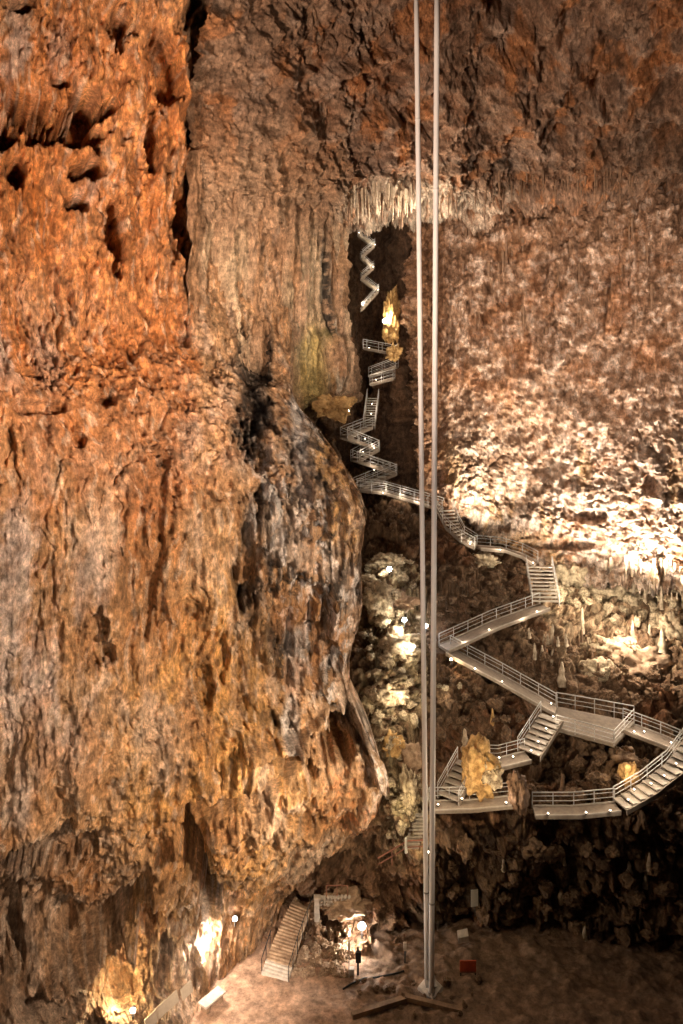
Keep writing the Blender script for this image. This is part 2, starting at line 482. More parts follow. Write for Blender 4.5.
blk = np.maximum.reduce([blob(px, py, 252, 392, 22, 80, .35, wob * 1.2) * 1.0, blob(px, py, 308, 550, 62, 165, .35, wob) * ss(-.08, .08, n3 * .8 + n2 * .6 + .16),
                         blob(px, py, 250, 575, 14, 60, .5, wob) * .8, blob(px, py, 300, 470, 22, 45, .5, wob) * ss(-.1, .2, n2 + .1),
                         blob(px, py, 30, 870, 50, 34, .5, wob) * ss(-.2, .1, n3), blob(px, py, 10, 960, 30, 60, .5, wob) * .6,
                         blob(px, py, 270, 715, 22, 8, .6, wob) * .7, blob(px, py, 355, 715, 12, 30, .5, wob) * .8])
col = mixc(col, blk * .93, (.022, .017, .014))
wht = np.maximum.reduce([seg(px, py, 296, 400, 306, 500, 7, wob) * .9, blob(px, py, 262, 500, 16, 70, .5, wob) * .75 * ss(-.2, .2, n4), seg(px, py, 297, 640, 290, 745, 9, wob) * .8,
                         blob(px, py, 380, 765, 20, 55, .5, wob) * ss(-.2, .3, n3) * .9, blob(px, py, 318, 570, 46, 170, .4, wob) * ss(.08, .25, n4 * .7 + n3 * .5),
                         blob(px, py, 340, 640, 20, 60, .5, wob) * ss(0, .3, n3) * .8, blob(px, py, 205, 930, 26, 42, .5, wob) * ss(-.15, .3, n3) * .8])
col = mixc(col, wht * .95, (.62, .55, .50))
tanb = blob(px, py, 330, 470, 22, 34, .5, wob) + blob(px, py, 345, 530, 16, 28, .5, wob)
col = mixc(col, np.clip(tanb, 0, 1) * ss(-.2, .2, n3 + .1) * .8, (.58, .33, .13))
col = mixc(col, blob(px, py, 345, 800, 30, 40, .5, wob) * ss(-.1, .4, n3) * .8, (.48, .20, .08))
col = mixc(col, blob(px, py, 85, 890, 22, 22, .5, wob) * .8, (.50, .20, .05))
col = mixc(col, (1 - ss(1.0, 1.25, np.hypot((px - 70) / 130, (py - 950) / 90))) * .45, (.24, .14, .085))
band = seg(px, py, 150, 360, 150, 640, 34, wob * .8)
col = mixc(col, band * ss(-.5, .1, n2 + .4 * n3) * .85, (.38, .145, .05))
big = fbm(S(P0, .22, .22, .13), 5, 171, .6)
lowm = ss(400, 520, py)
col = mixc(col, lowm * ss(.05, .4, big) * .6, (.66, .47, .34)); col = mixc(col, lowm * ss(-.05, -.4, big) * .6, (.42, .19, .07))
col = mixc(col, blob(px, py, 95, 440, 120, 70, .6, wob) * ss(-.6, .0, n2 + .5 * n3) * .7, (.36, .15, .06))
stv = fbm(S(wp, 2.2, 2.2, .35), 5, 91, .65)
col = mixc(col, ss(.12, .45, stv) * .5, (.66, .49, .36)); col = mixc(col, ss(-.2, -.55, stv) * .45, (.24, .12, .06))
col *= (.62 + .75 * np.clip(n3 + .5, 0, 1))[..., None]
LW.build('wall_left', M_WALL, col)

# ------------------------------------------------------------------ PILLAR WALL beside the chimney
rows = [(150, 347, 59), (215, 348, 60.5), (260, 349, 61), (310, 349, 61), (350, 354, 60.5), (385, 357, 60.5), (410, 352, 61), (440, 350, 62), (480, 330, 62)]
net = []
for (y, xe, ye) in rows:
    r = [(190 + (xe - 190) * t, y, 51.5 + (ye - 51.5) * t ** .9) for t in (0, .2, .4, .6, .8, .95)]
    p = W(xe, y, ye)
    for dx_, dy_ in ((.1, 1.2), (.0, 8), (-1, 18)):
        q = p + np.array([dx_, dy_, 0]); r.append((CX + F * q[0] / q[1], HY - F * q[2] / q[1], q[1]))
    net.append(r)
PW = Patch(net, 380, 330)
px, py, P0 = PW.px, PW.py, PW.P0
wob = fbm(P0 * .35, 4, 3) * .5
d = fbm(S(P0, .1, .1, .05), 3, 1) * 1.0 + (ridged(S(P0, .42, .42, .035), 4, 22) - .5) * 2.2 + (ridged(S(P0, 1.2, 1.2, .10), 4, 23) - .5) * .7 + fbm(S(P0, 1.7, 1.7, .8), 5, 41, .6) * .32
d -= blob(px, py, 335, 430, 40, 26, .5, wob) * 2
PW.push(d - .6)
n2 = fbm(S(P0, .55, .55, .06), 5, 72); n3 = fbm(P0 * 1.6, 5, 73, .6); n4 = fbm(S(P0, 1.4, 1.4, .2), 5, 74, .6)
col = np.ones(px.shape + (3,), np.float32) * np.array((.48, .30, .185), np.float32)
col = mixc(col, ss(0, .4, n2) * .7, (.58, .43, .28)); col = mixc(col, ss(-.05, -.4, n2) * .7, (.33, .17, .08))
col = mixc(col, seg(px, py, 328, 205, 332, 330, 8, wob) * ss(-.25, .1, n3) * .95, (.03, .025, .02))
col = mixc(col, seg(px, py, 332, 260, 340, 390, 8, wob) * ss(0, .3, n4) * .9, (.6, .5, .38))
col = mixc(col, blob(px, py, 318, 375, 14, 50, .6, wob) * .7, (.58, .43, .13))
col = mixc(col, blob(px, py, 300, 300, 20, 60, .6, wob) * ss(-.1, .2, n4) * .5, (.38, .33, .22))
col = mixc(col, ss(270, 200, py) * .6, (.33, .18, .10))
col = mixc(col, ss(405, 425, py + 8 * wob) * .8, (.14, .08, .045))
col *= (.78 + .45 * np.clip(n3 + .5, 0, 1))[..., None]
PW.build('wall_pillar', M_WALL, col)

# ------------------------------------------------------------------ UPPER WALL / CEILING
cols_u = [197, 270, 330, 370, 415, 450, 490, 540, 600, 660, 720, 800]
lip = [215, 212, 200, 192, 194, 200, 198, 186, 182, 188, 205, 225]
dep0 = [47.8, 51, 53.5, 54.5, 55, 55, 55, 55, 54.5, 53.5, 52, 49]
dep1 = [53.6, 57, 60.3, 62, 63.5, 64.5, 65.5, 66, 66, 65, 63, 60]
net = []
for k, f in enumerate((-.62, -.3, 0, .25, .5, .72, .88, 1.0)):
    r = []
    for x, ly, a, b in zip(cols_u, lip, dep0, dep1):
        r.append((x, ly * f, a + (b - a) * max(f, -.3) ** 1 if f >= 0 else a + f * 8))
    net.append(r)
for dy_, dz_ in ((2.5, -.1), (6, .2), (11, 1.2), (16, 3.)):
    r = []
    for x, ly, b in zip(cols_u, lip, dep1):
        q = W(x, ly, b) + np.array([0, dy_, dz_]); q[0] = q[0] * q[1] / b * .5 + q[0] * .5
        r.append((CX + F * q[0] / q[1], HY - F * q[2] / q[1], q[1]))
    net.append(r)
UW = Patch(net, 430, 620)
px, py, P0 = UW.px, UW.py, UW.P0
wob = fbm(P0 * .35, 4, 3) * .5
d = fbm(S(P0, .1, .1, .07), 3, 1) * 1.8 + fbm(P0 * .33, 5, 33) * 1.5 + (ridged(S(P0 + fbm(P0 * .2, 3, 6)[..., None] * 2, .16, .16, .2), 3, 37) - .5) * 1.5
a1, a2, aid = worley(S(P0 + .8 * fbm(P0 * .4, 3, 8)[..., None], .30, .30, .22), 9); d += (np.minimum(a2 - a1, .25) - .12) * 1.3 + (aid - .5) * .8
d += (ridged(S(P0, .5, .5, .10), 4, 24) - .5) * .7 + fbm(S(P0, 1.3, 1.3, .9), 5, 41, .6) * .5 + fbm(P0 * 3.2, 4, 44, .7) * .22 - crevice_(P0, .45, .2, 340, .05, .7) - crevice_(P0, 1.1, .5, 350, .07, .35)
low = ss(120, 200, py) ; d += low * (ridged(S(P0, 1.3, 1.3, .12), 4, 25) - .5) * 1.3
d -= blob(px, py, 525, 8, 24, 20, .4, wob) * 3.5
d -= blob(px, py, 660, 200, 30, 16, .5, wob) * 2
d += seg(px, py, 340, 72, 420, 50, 5, wob) * .8 + seg(px, py, 560, 50, 600, 110, 8, wob) * .9
d -= seg(px, py, 340, 84, 420, 62, 5, wob) * .8
UW.push(d - d.mean())
n1 = fbm(P0 * .25, 5, 71); n2 = fbm(S(P0, .5, .5, .12), 5, 72); n3 = fbm(P0 * 1.6, 5, 73, .6); n4 = fbm(S(P0, 1.4, 1.4, .2), 5, 74, .6)
col = np.ones(px.shape + (3,), np.float32) * np.array((.32, .18, .11), np.float32)
col = mixc(col, ss(0, .5, n1) * .7, (.33, .13, .05)); col = mixc(col, ss(.0, .5, n4 + n2 * .4) * .65, (.47, .30, .20))
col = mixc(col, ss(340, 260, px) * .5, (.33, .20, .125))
col = mixc(col, ss(.08, .35, fbm(P0 * .5, 5, 95)) * .6, (.47, .32, .235)); col = mixc(col, ss(.1, .35, fbm(P0 * .35, 5, 96)) * .35, (.16, .085, .05)); col = mixc(col, ss(.1, .35, fbm(S(P0, .4, .4, .25), 5, 97)) * .7, (.42, .16, .05))
col = mixc(col, ss(-.2, -.5, n2) * .6, (.14, .08, .05))
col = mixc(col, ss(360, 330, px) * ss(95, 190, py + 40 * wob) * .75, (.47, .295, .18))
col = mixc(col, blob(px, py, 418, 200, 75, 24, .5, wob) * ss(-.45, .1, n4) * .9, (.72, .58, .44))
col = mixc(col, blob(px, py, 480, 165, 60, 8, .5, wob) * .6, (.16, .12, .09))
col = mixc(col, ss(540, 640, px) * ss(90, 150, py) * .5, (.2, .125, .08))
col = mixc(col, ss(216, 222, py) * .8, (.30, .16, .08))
col *= (.75 + .5 * np.clip(n3 + .5, 0, 1))[..., None]
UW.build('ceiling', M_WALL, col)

# ------------------------------------------------------------------ BACK WALL (right)
cols_b = [(418, 0), (438, .07), (470, .15), (520, .28), (580, .45), (640, .62), (700, .78), (800, 1)]
rows_b = [(150, 76, 66), (195, 75, 66), (250, 74.5, 66), (320, 75, 66.5), (400, 75.5, 67), (460, 75.6, 67.5), (505, 74.5, 68), (545, 73.2, 68)]
bot = lambda x: 505 + 80 * ss(430, 600, np.array(float(x)))
net = []
for (y, ya, yb) in rows_b:
    r = []
    q = W(418, y, ya)
    for dx_, dy_ in ((1.5, 14), (.5, 7), (.1, 1.5)):
        p = q + np.array([dx_, dy_, 0]); r.append((CX + F * p[0] / p[1], HY - F * p[2] / p[1], p[1]))
    for x, t in cols_b:
        yy = 150 + (y - 150) * (float(bot(x)) - 150) / (545 - 150)
        r.append((x, yy, ya + (yb - ya) * t + 1.4 * math.sin(math.pi * min(1, t * 1.6)) * (x > 432)))
    net.append(r)
r = []
for c in net[-1]:
    q = W(*c) + np.array([0, 2.0, -.3]); r.append((CX + F * q[0] / q[1], HY - F * q[2] / q[1], q[1]))
net.append(r)
r = []
for c in net[-1]:
    q = W(*c) + np.array([0, 4.0, -3.5]); r.append((CX + F * q[0] / q[1], HY - F * q[2] / q[1], q[1]))
net.append(r)
BW = Patch(net, 640, 500)
px, py, P0 = BW.px, BW.py, BW.P0
wob = fbm(P0 * .3, 4, 3) * .5
d = fbm(S(P0, .1, .1, .07), 3, 2) * 1.7 + fbm(P0 * .38, 5, 34) * 1.3
a1, a2, aid = worley(S(P0 + .5 * fbm(P0 * .6, 3, 8)[..., None], .55, .55, .4), 10); d += (np.minimum(a2 - a1, .3) - .15) * .8 + (aid - .5) * .5
d *= 1 - .35 * ss(380, 480, py)
b1, b2, bid = worley(S(P0, 1.2, 1.2, .9), 11); d += (.5 - b1) * .3 + (bid - .5) * .3
d -= crevice_(P0, .4, .3, 360, .06, .8) + crevice_(P0, 1.0, .5, 370, .08, .45)
hi = 1 - ss(330, 470, py)
d += (ridged(S(P0, .75, .75, .10), 4, 26) - .5) * (.6 + 1.2 * hi) + fbm(P0 * 1.5, 5, 42, .6) * .5
lowb = ss(540, 575, py); d += lowb * (ridged(S(P0, 1.0, 1.0, .08), 3, 27) - .5) * 1.6
d -= seg(px, py, 432, 240, 440, 480, 9, wob) * 1.5
for h in ((548, 392 + 80, 12, 10, 1.4), (590, 517, 16, 5, 1.6), (655, 485, 10, 9, 1.6), (540, 270, 8, 22, 2), (510, 300, 10, 10, 1.5), (600, 300, 10, 24, 1.4), (560, 545, 40, 4, 1.2)):
    d -= blob(px, py, h[0], h[1], h[2], h[3], .4, wob) * h[4]
d += fbm(P0 * 3.0, 4, 45, .7) * .22
BW.push(d - d.mean() - .3)
n1 = fbm(P0 * .25, 5, 71); n2 = fbm(S(P0, .5, .5, .12), 5, 72); n3 = fbm(P0 * 1.3, 5, 73, .6); n4 = fbm(S(P0, 1.2, 1.2, .2), 5, 74, .6)
col = np.ones(px.shape + (3,), np.float32) * np.array((.43, .26, .165), np.float32)
col = mixc(col, ss(0, .35, n3) * .75, (.68, .53, .43)); col = mixc(col, ss(-.05, -.45, n3 + n4 * .4) * (.8 - .55 * ss(380, 480, py)), (.22, .12, .07))
col = mixc(col, ss(.05, .5, n1) * .6, (.42, .18, .07))
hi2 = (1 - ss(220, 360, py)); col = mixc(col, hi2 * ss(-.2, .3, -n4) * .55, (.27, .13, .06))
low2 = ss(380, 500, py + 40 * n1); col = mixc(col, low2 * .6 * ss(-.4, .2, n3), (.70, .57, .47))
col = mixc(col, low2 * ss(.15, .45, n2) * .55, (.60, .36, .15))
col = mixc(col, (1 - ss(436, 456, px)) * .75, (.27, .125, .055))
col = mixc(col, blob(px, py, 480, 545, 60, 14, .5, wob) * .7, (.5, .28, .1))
col *= (.75 + .5 * np.clip(n3 + .5, 0, 1))[..., None]
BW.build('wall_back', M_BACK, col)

# ------------------------------------------------------------------ CHIMNEY behind the stairs
net = [[(300, y, 80), (345, y, 84), (372, y, 86), (390, y, 84), (405, y, 82), (430, y, 84)] for y in (120, 200, 300, 400, 480, 540)]
CW = Patch(net, 360, 130)
px, py, P0 = CW.px, CW.py, CW.P0
CW.push((ridged(S(P0, .5, .5, .05), 4, 28) - .5) * 1.6 + fbm(P0 * .6, 5, 35) * .9 + ss(378, 392, px) * 2.2 * ss(300, 400, py))
n3 = fbm(S(P0, 1.2, 1.2, .2), 5, 73, .6)
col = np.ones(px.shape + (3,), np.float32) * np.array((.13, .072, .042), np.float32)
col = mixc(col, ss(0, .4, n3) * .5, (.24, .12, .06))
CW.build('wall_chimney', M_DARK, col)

# ------------------------------------------------------------------ TERRACE and the cliff below it
cx_t = [250, 300, 345, 372, 400, 430, 480, 540, 600, 660, 730, 830]
rows_t = [  # py per column, depth per column
    [(430, 84), (440, 84), (470, 82), (478, 80), (490, 79), (505, 78), (530, 78), (562, 77), (585, 76), (590, 74), (590, 72), (590, 68)],
    [(520, 78), (520, 78), (510, 74), (512, 72), (518, 71), (526, 70.6), (556, 70), (590, 70), (598, 72), (604, 71), (606, 69), (606, 65)],
    [(590, 72), (590, 70), (565, 68), (560, 67), (570, 66), (585, 66.5), (600, 66), (622, 66), (625, 68), (632, 67), (636, 65.5), (640, 62)],
    [(650, 66), (640, 64), (615, 62), (610, 61.5), (620, 61.8), (640, 63), (648, 63), (655, 63), (662, 64), (668, 63.5), (672, 62.5), (680, 60)],
    [(720, 62), (700, 60), (670, 58), (665, 57.5), (672, 58), (685, 59.5), (695, 60), (702, 60.5), (702, 61), (712, 60.5), (722, 59.5), (730, 57)],
    [(780, 60), (760, 58), (735, 55.5), (725, 55), (728, 55.5), (735, 56.5), (735, 57.5), (738, 58), (742, 57.5), (752, 57), (765, 55.5), (780, 53)],
    [(820, 59), (810, 57), (800, 54.5), (790, 54), (785, 54), (785, 54.5), (785, 55), (782, 55.2), (782, 55), (785, 54.5), (790, 53.5), (800, 51.5)],
    [(850, 58.5), (845, 57), (845, 55), (840, 54), (825, 53.2), (818, 53.2), (815, 53.4), (813, 53.2), (815, 53), (818, 52.6), (822, 52), (830, 50)],
    [(875, 58), (878, 57), (878, 55.8), (872, 55), (865, 55.2), (855, 55.4), (850, 55), (848, 54.8), (848, 54.2), (850, 53.6), (856, 52.6), (860, 50)],
    [(905, 57), (905, 56.4), (905, 55.4), (905, 54.6), (905, 55.2), (900, 56), (900, 56), (900, 55.6), (900, 55), (900, 54), (905, 52.6), (910, 50)],
    [(935, 55), (938, 54), (940, 53.6), (940, 53.6), (936, 54.8), (930, 56), (932, 56), (936, 55.4), (940, 54.6), (948, 53.4), (958, 52), (970, 50)],
    [(960, 53), (972, 51.6), (972, 51.4), (970, 51.8), (956, 53.4), (944, 55), (946, 55.6), (952, 54.6), (962, 53.4), (976, 51.6), (990, 50), (1000, 48.6)],
    [(990, 51), (1000, 50.2), (1000, 50.2), (996, 50.6), (985, 52), (970, 54), (972, 54.6), (978, 53.6), (990, 52), (1005, 50.4), (1020, 48.8), (1030, 47.4)],
]
net = [[(x, c[0], c[1]) for x, c in zip(cx_t, r)] for r in rows_t]
TR = Patch(net, 720, 640)
px, py, P0 = TR.px, TR.py, TR.P0
wob = fbm(P0 * .3, 4, 3) * .5
foot = 1 - .75 * ss(935, 975, py)
d = fbm(P0 * .22, 4, 2) * .9 + fbm(P0 * .6, 5, 36) * .8
a1, a2, aid = worley(P0 * .6 + .4 * fbm(P0 * .7, 3, 8)[..., None], 12); d += (np.minimum(a2 - a1, .35) - .12) * 1.5 + (aid - .5) * .9
b1, b2, bid = worley(P0 * 1.4, 13); d += (.5 - b1) * .7 + (bid - .5) * .3
d += fbm(P0 * 1.6, 5, 43, .6) * .4
cl = ss(818, 835, py) * (1 - ss(940, 960, py)); d += cl * (ridged(S(P0, .5, .5, .1), 4, 29) - .5) * 1.2
TR.push(d * foot)
# cut the benches the walkways stand on
P = TR.P
def clear(a, b, half, drop):
    a2_, b2_ = a[:2], b[:2]; dv = b2_ - a2_; L = dv @ dv + 1e-9
    t = np.clip(((P[..., 0] - a[0]) * dv[0] + (P[..., 1] - a[1]) * dv[1]) / L, 0, 1)
    dist = np.hypot(P[..., 0] - a[0] - t * dv[0], P[..., 1] - a[1] - t * dv[1])
    z = a[2] + (b[2] - a[2]) * t - drop
    lim = z + np.maximum(0, dist - half) * 1.3
    m = (dist < half + 2.0) & (P[..., 2] > lim) & (P[..., 2] < z + 6)
    P[..., 2] = np.where(m, lim, P[..., 2])
for k, pp in PATHS.items():
    for a, b in zip(pp[:-1], pp[1:]):
        clear(a, b, WIDTH[k] / 2 + .35, .34)
for k in range(4):
    a, b = PLAT[k], PLAT[(k + 1) % 4]; clear(a, b, .6, .4)
clear((PLAT[0] + PLAT[3]) / 2, (PLAT[1] + PLAT[2]) / 2, 2.0, .4)
n1 = fbm(P0 * .25, 5, 71); n2 = fbm(P0 * .7, 5, 72); n3 = fbm(P0 * 1.5, 5, 73, .6)
col = np.ones(px.shape + (3,), np.float32) * np.array((.17, .095, .05), np.float32)
col = mixc(col, ss(0, .45, n2) * .6, (.30, .185, .105)); col = mixc(col, ss(.1, .5, n1) * .5, (.26, .10, .04)); col = mixc(col, ss(-.1, -.5, n3) * .6, (.07, .042, .025))
pale = np.maximum.reduce([blob(px, py, 395, 600, 30, 40, .5, wob), blob(px, py, 392, 680, 30, 50, .5, wob), blob(px, py, 408, 800, 24, 50, .5, wob) * .9, blob(px, py, 400, 760, 20, 40, .5, wob) * .8])
col = mixc(col, pale * ss(-.2, .25, n3 + .1) * .85, (.55, .44, .27))
ter = blob(px, py, 640, 600, 110, 60, .5, wob)
col = mixc(col, ter * ss(-.25, .2, n3) * .8, (.52, .38, .24))
apron = (1 - ss(395, 420, px)) * ss(855, 880, py); col = mixc(col, apron * .75, (.36, .2, .115))
col = mixc(col, cl * ss(410, 440, px) * .35, (.09, .055, .035))
TR.build('terrace_slope', M_DARK, col)

# ------------------------------------------------------------------ FLOOR
nx, ny = 420, 300
gx, gy = np.meshgrid(np.linspace(-26, 34, nx), np.linspace(38, 60, ny))
class FL(Patch):
    def __init__(s, P): s.P = P; s.sgn = 1.0
P0 = np.stack([gx, gy, np.full_like(gx, FLOOR_Z)], -1)
FP = FL(P0.copy())
px, py = proj(P0)
rub_dim = ss(320, 380, px + 30 * fbm(P0 * .3, 3, 4))
h = fbm(P0 * .25, 4, 80) * .12 + fbm(P0 * 1.2, 5, 81, .6) * (.05 + .2 * rub_dim) + rub_dim * np.clip(fbm(P0 * .5, 4, 83), 0, 1) * .5
FP.P[..., 2] += h
n1 = fbm(P0 * .35, 5, 71); n3 = fbm(P0 * 1.5, 5, 73, .6)
col = np.ones(px.shape + (3,), np.float32) * np.array((.46, .29, .20), np.float32)
col = mixc(col, ss(0, .4, n1) * .4, (.40, .22, .13)); col = mixc(col, ss(-.1, -.5, n3) * .3, (.28, .17, .11))
col = mixc(col, rub_dim * (.75 + .25 * n3), (.10, .06, .036))  # rubbly right floor also darkened in colour, standing in for missing light
FP.build('floor', M_FLOOR, col)
# flip check: floor must face up
FP.obj.data.update()
if FP.obj.data.polygons[0].normal.z < 0: FP.obj.data.flip_normals()


def floor_at(px_, py_):
    Y = -FLOOR_Z * F / (py_ - HY)
    p = W(px_, py_, Y)
    i = np.argmin((FP.P[..., 0] - p[0]) ** 2 + (FP.P[..., 1] - p[1]) ** 2)
    p[2] = FP.P.reshape(-1, 3)[i, 2]
    return p

# ------------------------------------------------------------------ lights
def spot(loc, aim, power, ang, c=(1, .8, .6), blend=.5, r=.4):
    l = bpy.data.lights.new('flood_fill', 'SPOT'); l.energy = power; l.color = c; l.spot_size = math.radians(ang); l.spot_blend = blend; l.shadow_soft_size = r
    o = bpy.data.objects.new('flood_fill_beam', l); COL.objects.link(o); o.location = tuple(loc)
    o.rotation_euler = (Vector(aim) - Vector(loc)).to_track_quat('-Z', 'Y').to_euler()
    return o


def point(loc, power, c=(1, .85, .68), r=.15):
    l = bpy.data.lights.new('bulb', 'POINT'); l.energy = power; l.color = c; l.shadow_soft_size = r
    o = bpy.data.objects.new('lamp_light', l); COL.objects.link(o); o.location = tuple(loc)
    return o


#@@P0
# ------------------------------------------------------------------ walkways, stairs and railings
def offs(pp, o):
    out = []
    for i, p in enumerate(pp):
        a = pp[max(i - 1, 0)]; b = pp[min(i + 1, len(pp) - 1)]
        t = (b - a)[:2]; t = t / (np.linalg.norm(t) + 1e-9)
        out.append(p + np.array([t[1], -t[0], 0]) * o)
    return out


def along(pp, s):
    for a, b in zip(pp[:-1], pp[1:]):
        L = np.linalg.norm(b - a)
        if s <= L: return a + (b - a) * (s / L)
        s -= L
    return pp[-1].copy()


def plen(pp): return sum(np.linalg.norm(b - a) for a, b in zip(pp[:-1], pp[1:]))


def ribbon(mb, pp, w, th):
    l = offs(pp, -w / 2); r = offs(pp, w / 2); n = len(mb.v)
    for a, b in zip(l, r):
        for q in (a, b):
            mb.v.append(q.copy()); mb.v.append(q - np.array([0, 0, th]))
    for i in range(len(pp) - 1):
        k = n + i * 4
        mb.f += [(k, k + 2, k + 6, k + 4), (k + 1, k + 5, k + 7, k + 3), (k, k + 4, k + 5, k + 1), (k + 2, k + 3, k + 7, k + 6)]
    e = n + (len(pp) - 1) * 4
    mb.f += [(n, n + 1, n + 3, n + 2), (e, e + 2, e + 3, e + 1)]
    return mb


def railing(root, line, h=.98, gap=1.5, mat=None, r=.03, ends=True):
    mat = mat or M_STEEL
    L = plen(line); n = max(1, round(L / gap))
    for i in range(n + 1):
        p = along(line, L * i / n)
        MB().tube([p - np.array([0, 0, .12]), p + np.array([0, 0, h])], r * 1.05, 6).build('post', mat, root)
    MB().tube([q + np.array([0, 0, h]) for q in line], r * 1.25, 6).build('handrail', mat, root)
    for hh in (.36, .7):
        MB().tube([q + np.array([0, 0, hh]) for q in line], r * .8, 6).build('mid_rail', mat, root)


def walkway(name, label, cat, pp, w, rails=(-1, 1), steps=False, group=None, h=.95, legs=True, r=.028):
    root = thing(name, label, cat, pp[0], group)
    if steps:
        L = plen(pp); n = max(4, min(24, int(abs(pp[-1][2] - pp[0][2]) / .24)))
        for i in range(n):
            a = along(pp, L * i / n); b = along(pp, L * (i + 1) / n); c = (a + b) / 2; c[2] = max(a[2], b[2])
            t = b - a; t[2] = 0; run = np.linalg.norm(t); t /= run; sd = np.array([t[1], -t[0], 0])
            MB().box(c - np.array([0, 0, .05]), t * (run * .5 + .05), sd * (w / 2 - .06), (0, 0, .05)).build('tread', M_TREAD, root)
        for sgn in (-1, 1):
            l = offs(pp, sgn * w / 2); mb = MB()
            ribbon(mb, [q + np.array([0, 0, .10]) for q in l], .08, .34).build('stringer', M_DECK, root)
    else:
        ribbon(MB(), pp, w, .22).build('deck', M_DECK, root)
        for sgn in (-1, 1):
            ribbon(MB(), [q + np.array([0, 0, .09]) for q in offs(pp, sgn * (w / 2 - .04))], .08, .09 - .004).build('kerb', M_TREAD, root)
    for sgn in rails:
        railing(root, offs(pp, sgn * (w / 2 + .02)), h, r=r)
    return root

walkway('walkway', 'narrow railed walkway running from the chimney foot to the curving stairs behind the tubes', 'walkway', PATHS['A'], 1.5, legs=False)
walkway('staircase', 'short curving staircase dropping right of the tubes below the bright wall', 'stairs', PATHS['B'], 1.7, steps=True)
walkway('walkway', 'level walkway curving between the two short staircases under the bright wall', 'walkway', PATHS['C'], 1.5, (-1,))
walkway('staircase', 'straight wide staircase of pale treads at the right end of the curving walkway', 'stairs', PATHS['D'], 2.3, steps=True)
walkway('walkway', 'sloping walkway with steel railing down from the wide staircase towards the tubes', 'walkway', PATHS['E'], 1.7, (1,), r=.034)
walkway('walkway', 'sloping walkway with steel railing down to the broad viewing platform', 'walkway', PATHS['F'], 1.7, (-1,), r=.034)
# broad platform
pr = thing('viewing_platform', 'broad concrete viewing platform with railings above the dark rubble', 'platform', PLAT[0])
MB().prism(PLAT, -.25, 0).build('deck', M_DECK, pr)
ribbon(MB(), [PLAT[3] + (0, 0, .1), PLAT[2] + (0, 0, .1), PLAT[1] + (0, 0, .1)], .12, .1 - .004).build('kerb', M_TREAD, pr)
railing(pr, [PLAT[0], W(596, 713, 59.5), W(634, 720, 58.8)], 1.1, r=.034)
railing(pr, [PLAT[3], PLAT[2]], 1.0, r=.03)
railing(pr, [PLAT[2], PLAT[1]], 1.0, r=.03)
PATHS['R'] = pts((622, 725, 58.0), (662, 740, 56.8), (700, 756, 55.8))
walkway('walkway', 'walkway continuing off the viewing platform to the turn at the cliff edge', 'walkway', PATHS['R'], 1.9, (-1,), r=.034)
walkway('staircase', 'staircase with bright treads descending left from the viewing platform', 'stairs', PATHS['G'], 1.9, (1,), steps=True)
walkway('walkway', 'short level walkway passing behind the golden dripstone mound', 'walkway', PATHS['H'], 1.5, (1,))
walkway('staircase', 'steep staircase with railings between the tubes and the golden mound', 'stairs', PATHS['I'], 1.7, (-1, 1), steps=True)
walkway('walkway', 'landing walkway beside the tubes at the top of the dark cliff', 'walkway', PATHS['J'], 1.3, (-1,))
walkway('walkway', 'level walkway with a pointed end jutting over the dark cliff', 'walkway', PATHS['K'], 1.3, (-1,), r=.034)
walkway('staircase', 'long railed staircase curving up along the cliff edge', 'stairs', PATHS['Q'], 1.5, (-1,), steps=True, r=.034)
# the stairs inside the chimney
CHI = [(357, 488, 74), (393, 473, 76.5), (355, 460, 75), (375, 449, 77), (344, 437, 75), (369, 427, 77), (373, 398, 78.6)]
ord_ = ['lowest flight', 'second flight', 'third flight', 'fourth flight', 'fifth flight', 'sixth and steepest flight']
for i in range(6):
    a, b = W(*CHI[i]), W(*CHI[i + 1])
    walkway('staircase', 'railed stair flight at the chimney foot, %s counted from below' % ord_[i], 'stairs', [a, b], 1.2, (-1, 1) if i != 5 else (-1, 1), steps=True, group='stairs climbing into the chimney', h=.95)
LAND = [((371, 384, 79), (394, 378, 78.4), 'lowest'), ((370, 376, 79.5), (397, 366, 78.6), 'middle'), ((365, 348, 79.5), (396, 354, 78.2), 'topmost')]
for a, b, nm in LAND:
    walkway('walkway', 'short railed landing inside the dark chimney, %s of three' % nm, 'walkway', [W(*a), W(*b)], 1.1, (-1, 1), group='landings in the chimney', h=.9)
ZIG = [(361, 310, 79), (378, 291, 79.4), (361, 278, 79), (373, 268, 79.4), (361, 257, 79), (374, 246, 79.4), (358, 234, 79), (372, 219, 79.4)]
zn = ['first', 'second', 'third', 'fourth', 'fifth', 'sixth', 'seventh']
for i in range(7):
    a, b = W(*ZIG[i]), W(*ZIG[i + 1])
    walkway('staircase', 'zigzag stair flight high in the chimney, %s from the lamp upwards' % zn[i], 'stairs', [a, b], .5, (1,), steps=True, group='zigzag stairs in the chimney', h=.5, r=.03)

